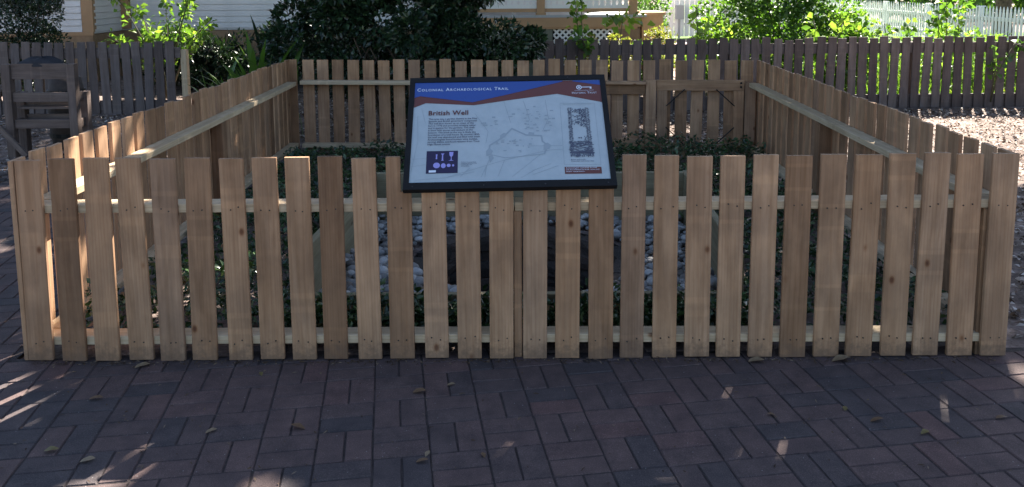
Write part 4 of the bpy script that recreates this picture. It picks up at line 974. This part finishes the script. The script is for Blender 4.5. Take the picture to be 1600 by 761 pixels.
# ---- trees (crowns above the frame give the shade)
def gshadow(P): return P[:, :2] - P[:, 2:3] * np.array([S.x / S.z, S.y / S.z])
def gpt(x_, y_, z_=0): return (x_ - z_ * S.x / S.z, y_ - z_ * S.y / S.z)
LIT = [(-1.99, 3.12, .27), (*gpt(-2.13, 3.62, .40), .28), (*gpt(-2.13, 4.05, .72), .30), (*gpt(-2.08, 4.62, .70), .20), (-2.25, 2.98, .24), (-1.6, 4.35, .17), (-1.78, 4.0, .16), (-1.45, 4.85, .15), (-1.32, 4.15, .12), (-1.7, 5.3, .14), (*gpt(-2.1, 5.3, .82), .10), (*gpt(-2.1, 7.35, .70), .09),
       (-1.38, 2.50, .23), (-.80, 2.44, .20), (-.42, 2.44, .17), (2.18, 3.30, .22), (1.68, 3.04, .11), (.66, 2.70, .10), (.06, 3.02, .08), (.75, 3.05, .08), (-1.3, 3.22, .10), (-3.2, 5.0, .26),
       (*gpt(.50, 3.50, .11), .12), (1.75, 9.2, .42), (1.1, 8.6, .20), (2.25, 8.6, .22), (-4.95, 8.75, .22), (-5.1, 9.7, .16), (-4.7, 8.2, .12), (*gpt(-5.0, 11.7, 1.1), .55), (*gpt(-4.6, 11.6, 1.0), .4),
       (*gpt(2.05, 3.80, .70), .05), (2.5, 3.85, .13), (2.6, 4.2, .10), (-2.9, 8.9, .12), (.3, 9.6, .15), (*gpt(-2.80, 8.72, .95), .24), (*gpt(-3.0, 8.8, .75), .15), (*gpt(2.15, 6.25, .70), .13), (*gpt(2.13, 5.6, .85), .10)]
LIT = np.array(LIT)  # gaps shaped into the crowns to let these sun patches through
def open_right(g):        # the clearing on the right gets full sun
    edge = 3.05 + .22 * np.sin(g[:, 1] * 2.3) + .1 * np.sin(g[:, 1] * 6.1) + np.clip(7.3 - g[:, 1], 0, 9) * 1.0
    return g[:, 0] > edge
def tree(name, base, trunk_r, h_fork, xr, yr, zr, n, ln, wd, label, seed, limbs=9, clear=None):
    r = np.random.default_rng(seed); e = empty(name, (base[0], base[1], 0), label, 'tree')
    g = np.column_stack([r.uniform(*xr, n), r.uniform(*yr, n)])
    z_ = r.uniform(zr[0], zr[1], n) + .35 * np.sin(g[:, 0] * 1.9 + seed) + .3 * np.sin(g[:, 1] * 2.3)
    P = np.column_stack([g + z_[:, None] * np.array([S.x / S.z, S.y / S.z]), z_])
    keep = np.ones(n, bool)
    for x_, y_, q in LIT: keep &= ((g[:, 0] - x_) ** 2 + (g[:, 1] - y_) ** 2) > (q * (1 + .25 * np.sin(5 * np.arctan2(g[:, 1] - y_, g[:, 0] - x_) + x_ * 9))) ** 2
    if clear is not None: keep &= ~clear(g)
    P = P[keep]; m_ = len(P)
    v, f = leaves(P, unit(r.normal(size=(m_, 3))), unit(r.normal(size=(m_, 3)) * .7 + np.array(S)), ln * r.uniform(.7, 1.2, m_), wd * r.uniform(.7, 1.2, m_))
    leaf_obj('crown', v, f, m_canopy, e)
    b0 = np.array([base[0], base[1], -.1]); fk = b0 + [r.normal() * .2, r.normal() * .2, h_fork]
    mb = MB(); mb.tube([b0, b0 + [0, 0, .25], b0 * .5 + fk * .5 + [.08, .05, 0], fk], [trunk_r * 1.5, trunk_r * 1.1, trunk_r, trunk_r * .85], 14); mb.build('trunk', m_bark, e, True)
    for i in range(limbs):
        for _ in range(300):           # limbs reach to leaf points, chosen to keep their shadows off LIT spots
            t = P[r.integers(0, m_)]; md = fk * .55 + t * .45 + [0, 0, r.uniform(.2, .6)]
            ln_ = np.array([(fk * (1 - q) + md * q) if k_ == 0 else (md * (1 - q) + t * q) for k_ in (0, 1) for q in np.linspace(0, 1, 24)])
            gl = gshadow(ln_); dd = np.sqrt(((gl[:, None, :] - LIT[None, :, :2]) ** 2).sum(2)) - LIT[None, :, 2]
            if dd.min() > .10: break
        mb = MB(); mb.tube([fk - [0, 0, .2], fk * .8 + md * .2 + [0, 0, .25], md, t], [trunk_r * .55, trunk_r * .45, trunk_r * .28, .02], 8); mb.build('limb', m_bark, e, True)
tree('oak_tree', (7.4, 7.6), .32, 3.2, (-3.9, 4.4), (.2, 10.4), (4.6, 7.0), 34000, .26, .14, 'spreading oak right of the enclosure whose crown shades the fence and pavement', 71, 11, open_right)
tree('oak_tree', (-10.0, 11.0), .30, 3.4, (-9.5, -3.9), (2.5, 11.2), (5.0, 7.4), 15000, .26, .14, 'spreading oak beside the white house shading the left of the garden', 72, 9)
# distant trunk at top right
dt = empty('tree', (14.3, 24, 0), 'pale tree trunk beyond the white picket fence at the top right', 'tree')
mb = MB(); mb.tube([(14.3, 24, -.1), (14.28, 24, .5), (14.25, 24, 2.0), (14.35, 24, 4.2)], [.30, .22, .20, .16], 12); mb.build('trunk', m_bark, dt, True)
r_ = np.random.default_rng(9); P = np.array([14.3, 24, 5.4]) + r_.normal(size=(3500, 3)) * [1.3, 1.3, .8]; v, f = leaves(P, r_.normal(size=P.shape), r_.normal(size=P.shape) + [0, 0, 1], .25, .14); leaf_obj('crown', v, f, m_canopy, dt)

# ---- fallen leaves on the pavement
def fallen(k):
    r = random.Random(k); n = 9; v, f = [], []
    for i in range(n):
        t = i / (n - 1); w_ = .30 * math.sin(math.pi * t) ** .8 * (1 + .15 * math.sin(9 * t + k)) + .012; zc = .10 * math.sin(math.pi * t) * r.uniform(.8, 1.2) + .02 + .12 * t * t
        v += [(t - .5, -w_, zc + .16 * w_), (t - .5, 0, zc), (t - .5, w_, zc + .22 * w_)]
    for i in range(n - 1):
        b_ = i * 3; f += [(b_, b_ + 3, b_ + 4, b_ + 1), (b_ + 1, b_ + 4, b_ + 5, b_ + 2)]
    me = mesh('fallen_leaf', v, f, True); me.materials.append([m_dry1, m_dry2, m_dry3][k % 3]); return me
m_dry1 = plain('dry_leaf_brown', (.13, .075, .04), .6, noise=.3, nscale=3); m_dry2 = plain('dry_leaf_tan', (.21, .15, .09), .6, noise=.3, nscale=3); m_dry3 = plain('dry_leaf_olive', (.13, .10, .035), .55, noise=.3, nscale=3)
fm = [fallen(k) for k in range(6)]
FL = [(-1.60, 3.375, .085, .6, 1, 'long pale dry leaf against the foot of the front fence, near the fourth picket'), (-1.065, 3.30, .045, 2.0, 2, 'small yellowish leaf on the pavers below the eighth front picket'),
      (-.38, 3.14, .075, .1, 0, 'dry brown leaf lying alone below the sign'), (-.256, 3.197, .05, .3, 1, 'small pale leaf on the pavers under the sign'), (-.302, 2.70, .045, 1.2, 4, 'pale leaf at the bottom centre of the pavement, upper of a pair'),
      (-.316, 2.655, .06, .2, 0, 'brown leaf at the bottom centre of the pavement, lower of a pair'), (-.107, 2.69, .045, 1.9, 3, 'upright curled leaf right of the pair at the bottom centre'), (1.358, 2.903, .07, .0, 0, 'brown leaf on a dark paver near the right'),
      (1.495, 2.818, .06, .5, 2, 'greenish leaf right of the brown leaf near the right'), (1.274, 2.99, .05, 1.2, 5, 'olive leaf above the brown leaf near the right'), (1.832, 2.916, .065, .1, 0, 'brown leaf at the far right edge of the pavement'),
      (.977, 2.948, .05, 2.8, 3, 'small brown leaf on the pavers right of the middle'), (-1.66, 3.097, .075, .2, 0, 'crumpled brown leaf between the sun streaks on the left'), (-1.114, 2.853, .06, .7, 1, 'tan leaf left of the middle of the pavement'),
      (-.802, 2.876, .085, 2.9, 3, 'long brown leaf left of the middle of the pavement'), (-1.636, 2.733, .07, .2, 5, 'olive leaf near the lower left corner'), (-1.475, 2.669, .07, .3, 1, 'pale leaf near the lower left corner'),
      (1.05, 3.39, .10, .15, 1, 'pale dry leaf at the foot of the fence right of the sign'), (1.42, 3.395, .12, .05, 4, 'long pale leaf at the foot of the right front pickets')]
for (x_, y_, s_, rz_, k, lab) in FL:
    o = link('fallen_leaf', fm[k]); s_ *= .72; o.location = (x_, y_, .003); o.scale = (s_, s_ * .8, s_); o.rotation_euler = (random.gauss(0, .08), random.gauss(0, .08), rz_); tag(o, lab, 'leaf', 'fallen leaves on the brick pavement')
# fine debris on the pavement along the fence foot
n = 1100; P = np.column_stack([rng.uniform(-2.1, 2.1, n), 3.428 - np.abs(rng.normal(size=n)) * .020, np.full(n, .004)]); far = rng.random(n) < .22; P[far, 1] = rng.uniform(2.3, 3.4, far.sum())
D = rdir(n); D[:, 2] *= .08; v, f = leaves(P, D, rdir(n, 3), rng.uniform(.008, .03, n), rng.uniform(.003, .007, n)); tag(leaf_obj('debris', v, f, m_debris), 'fine bits of dry leaf and twig scattered on the brick pavement', 'debris', kind='stuff')
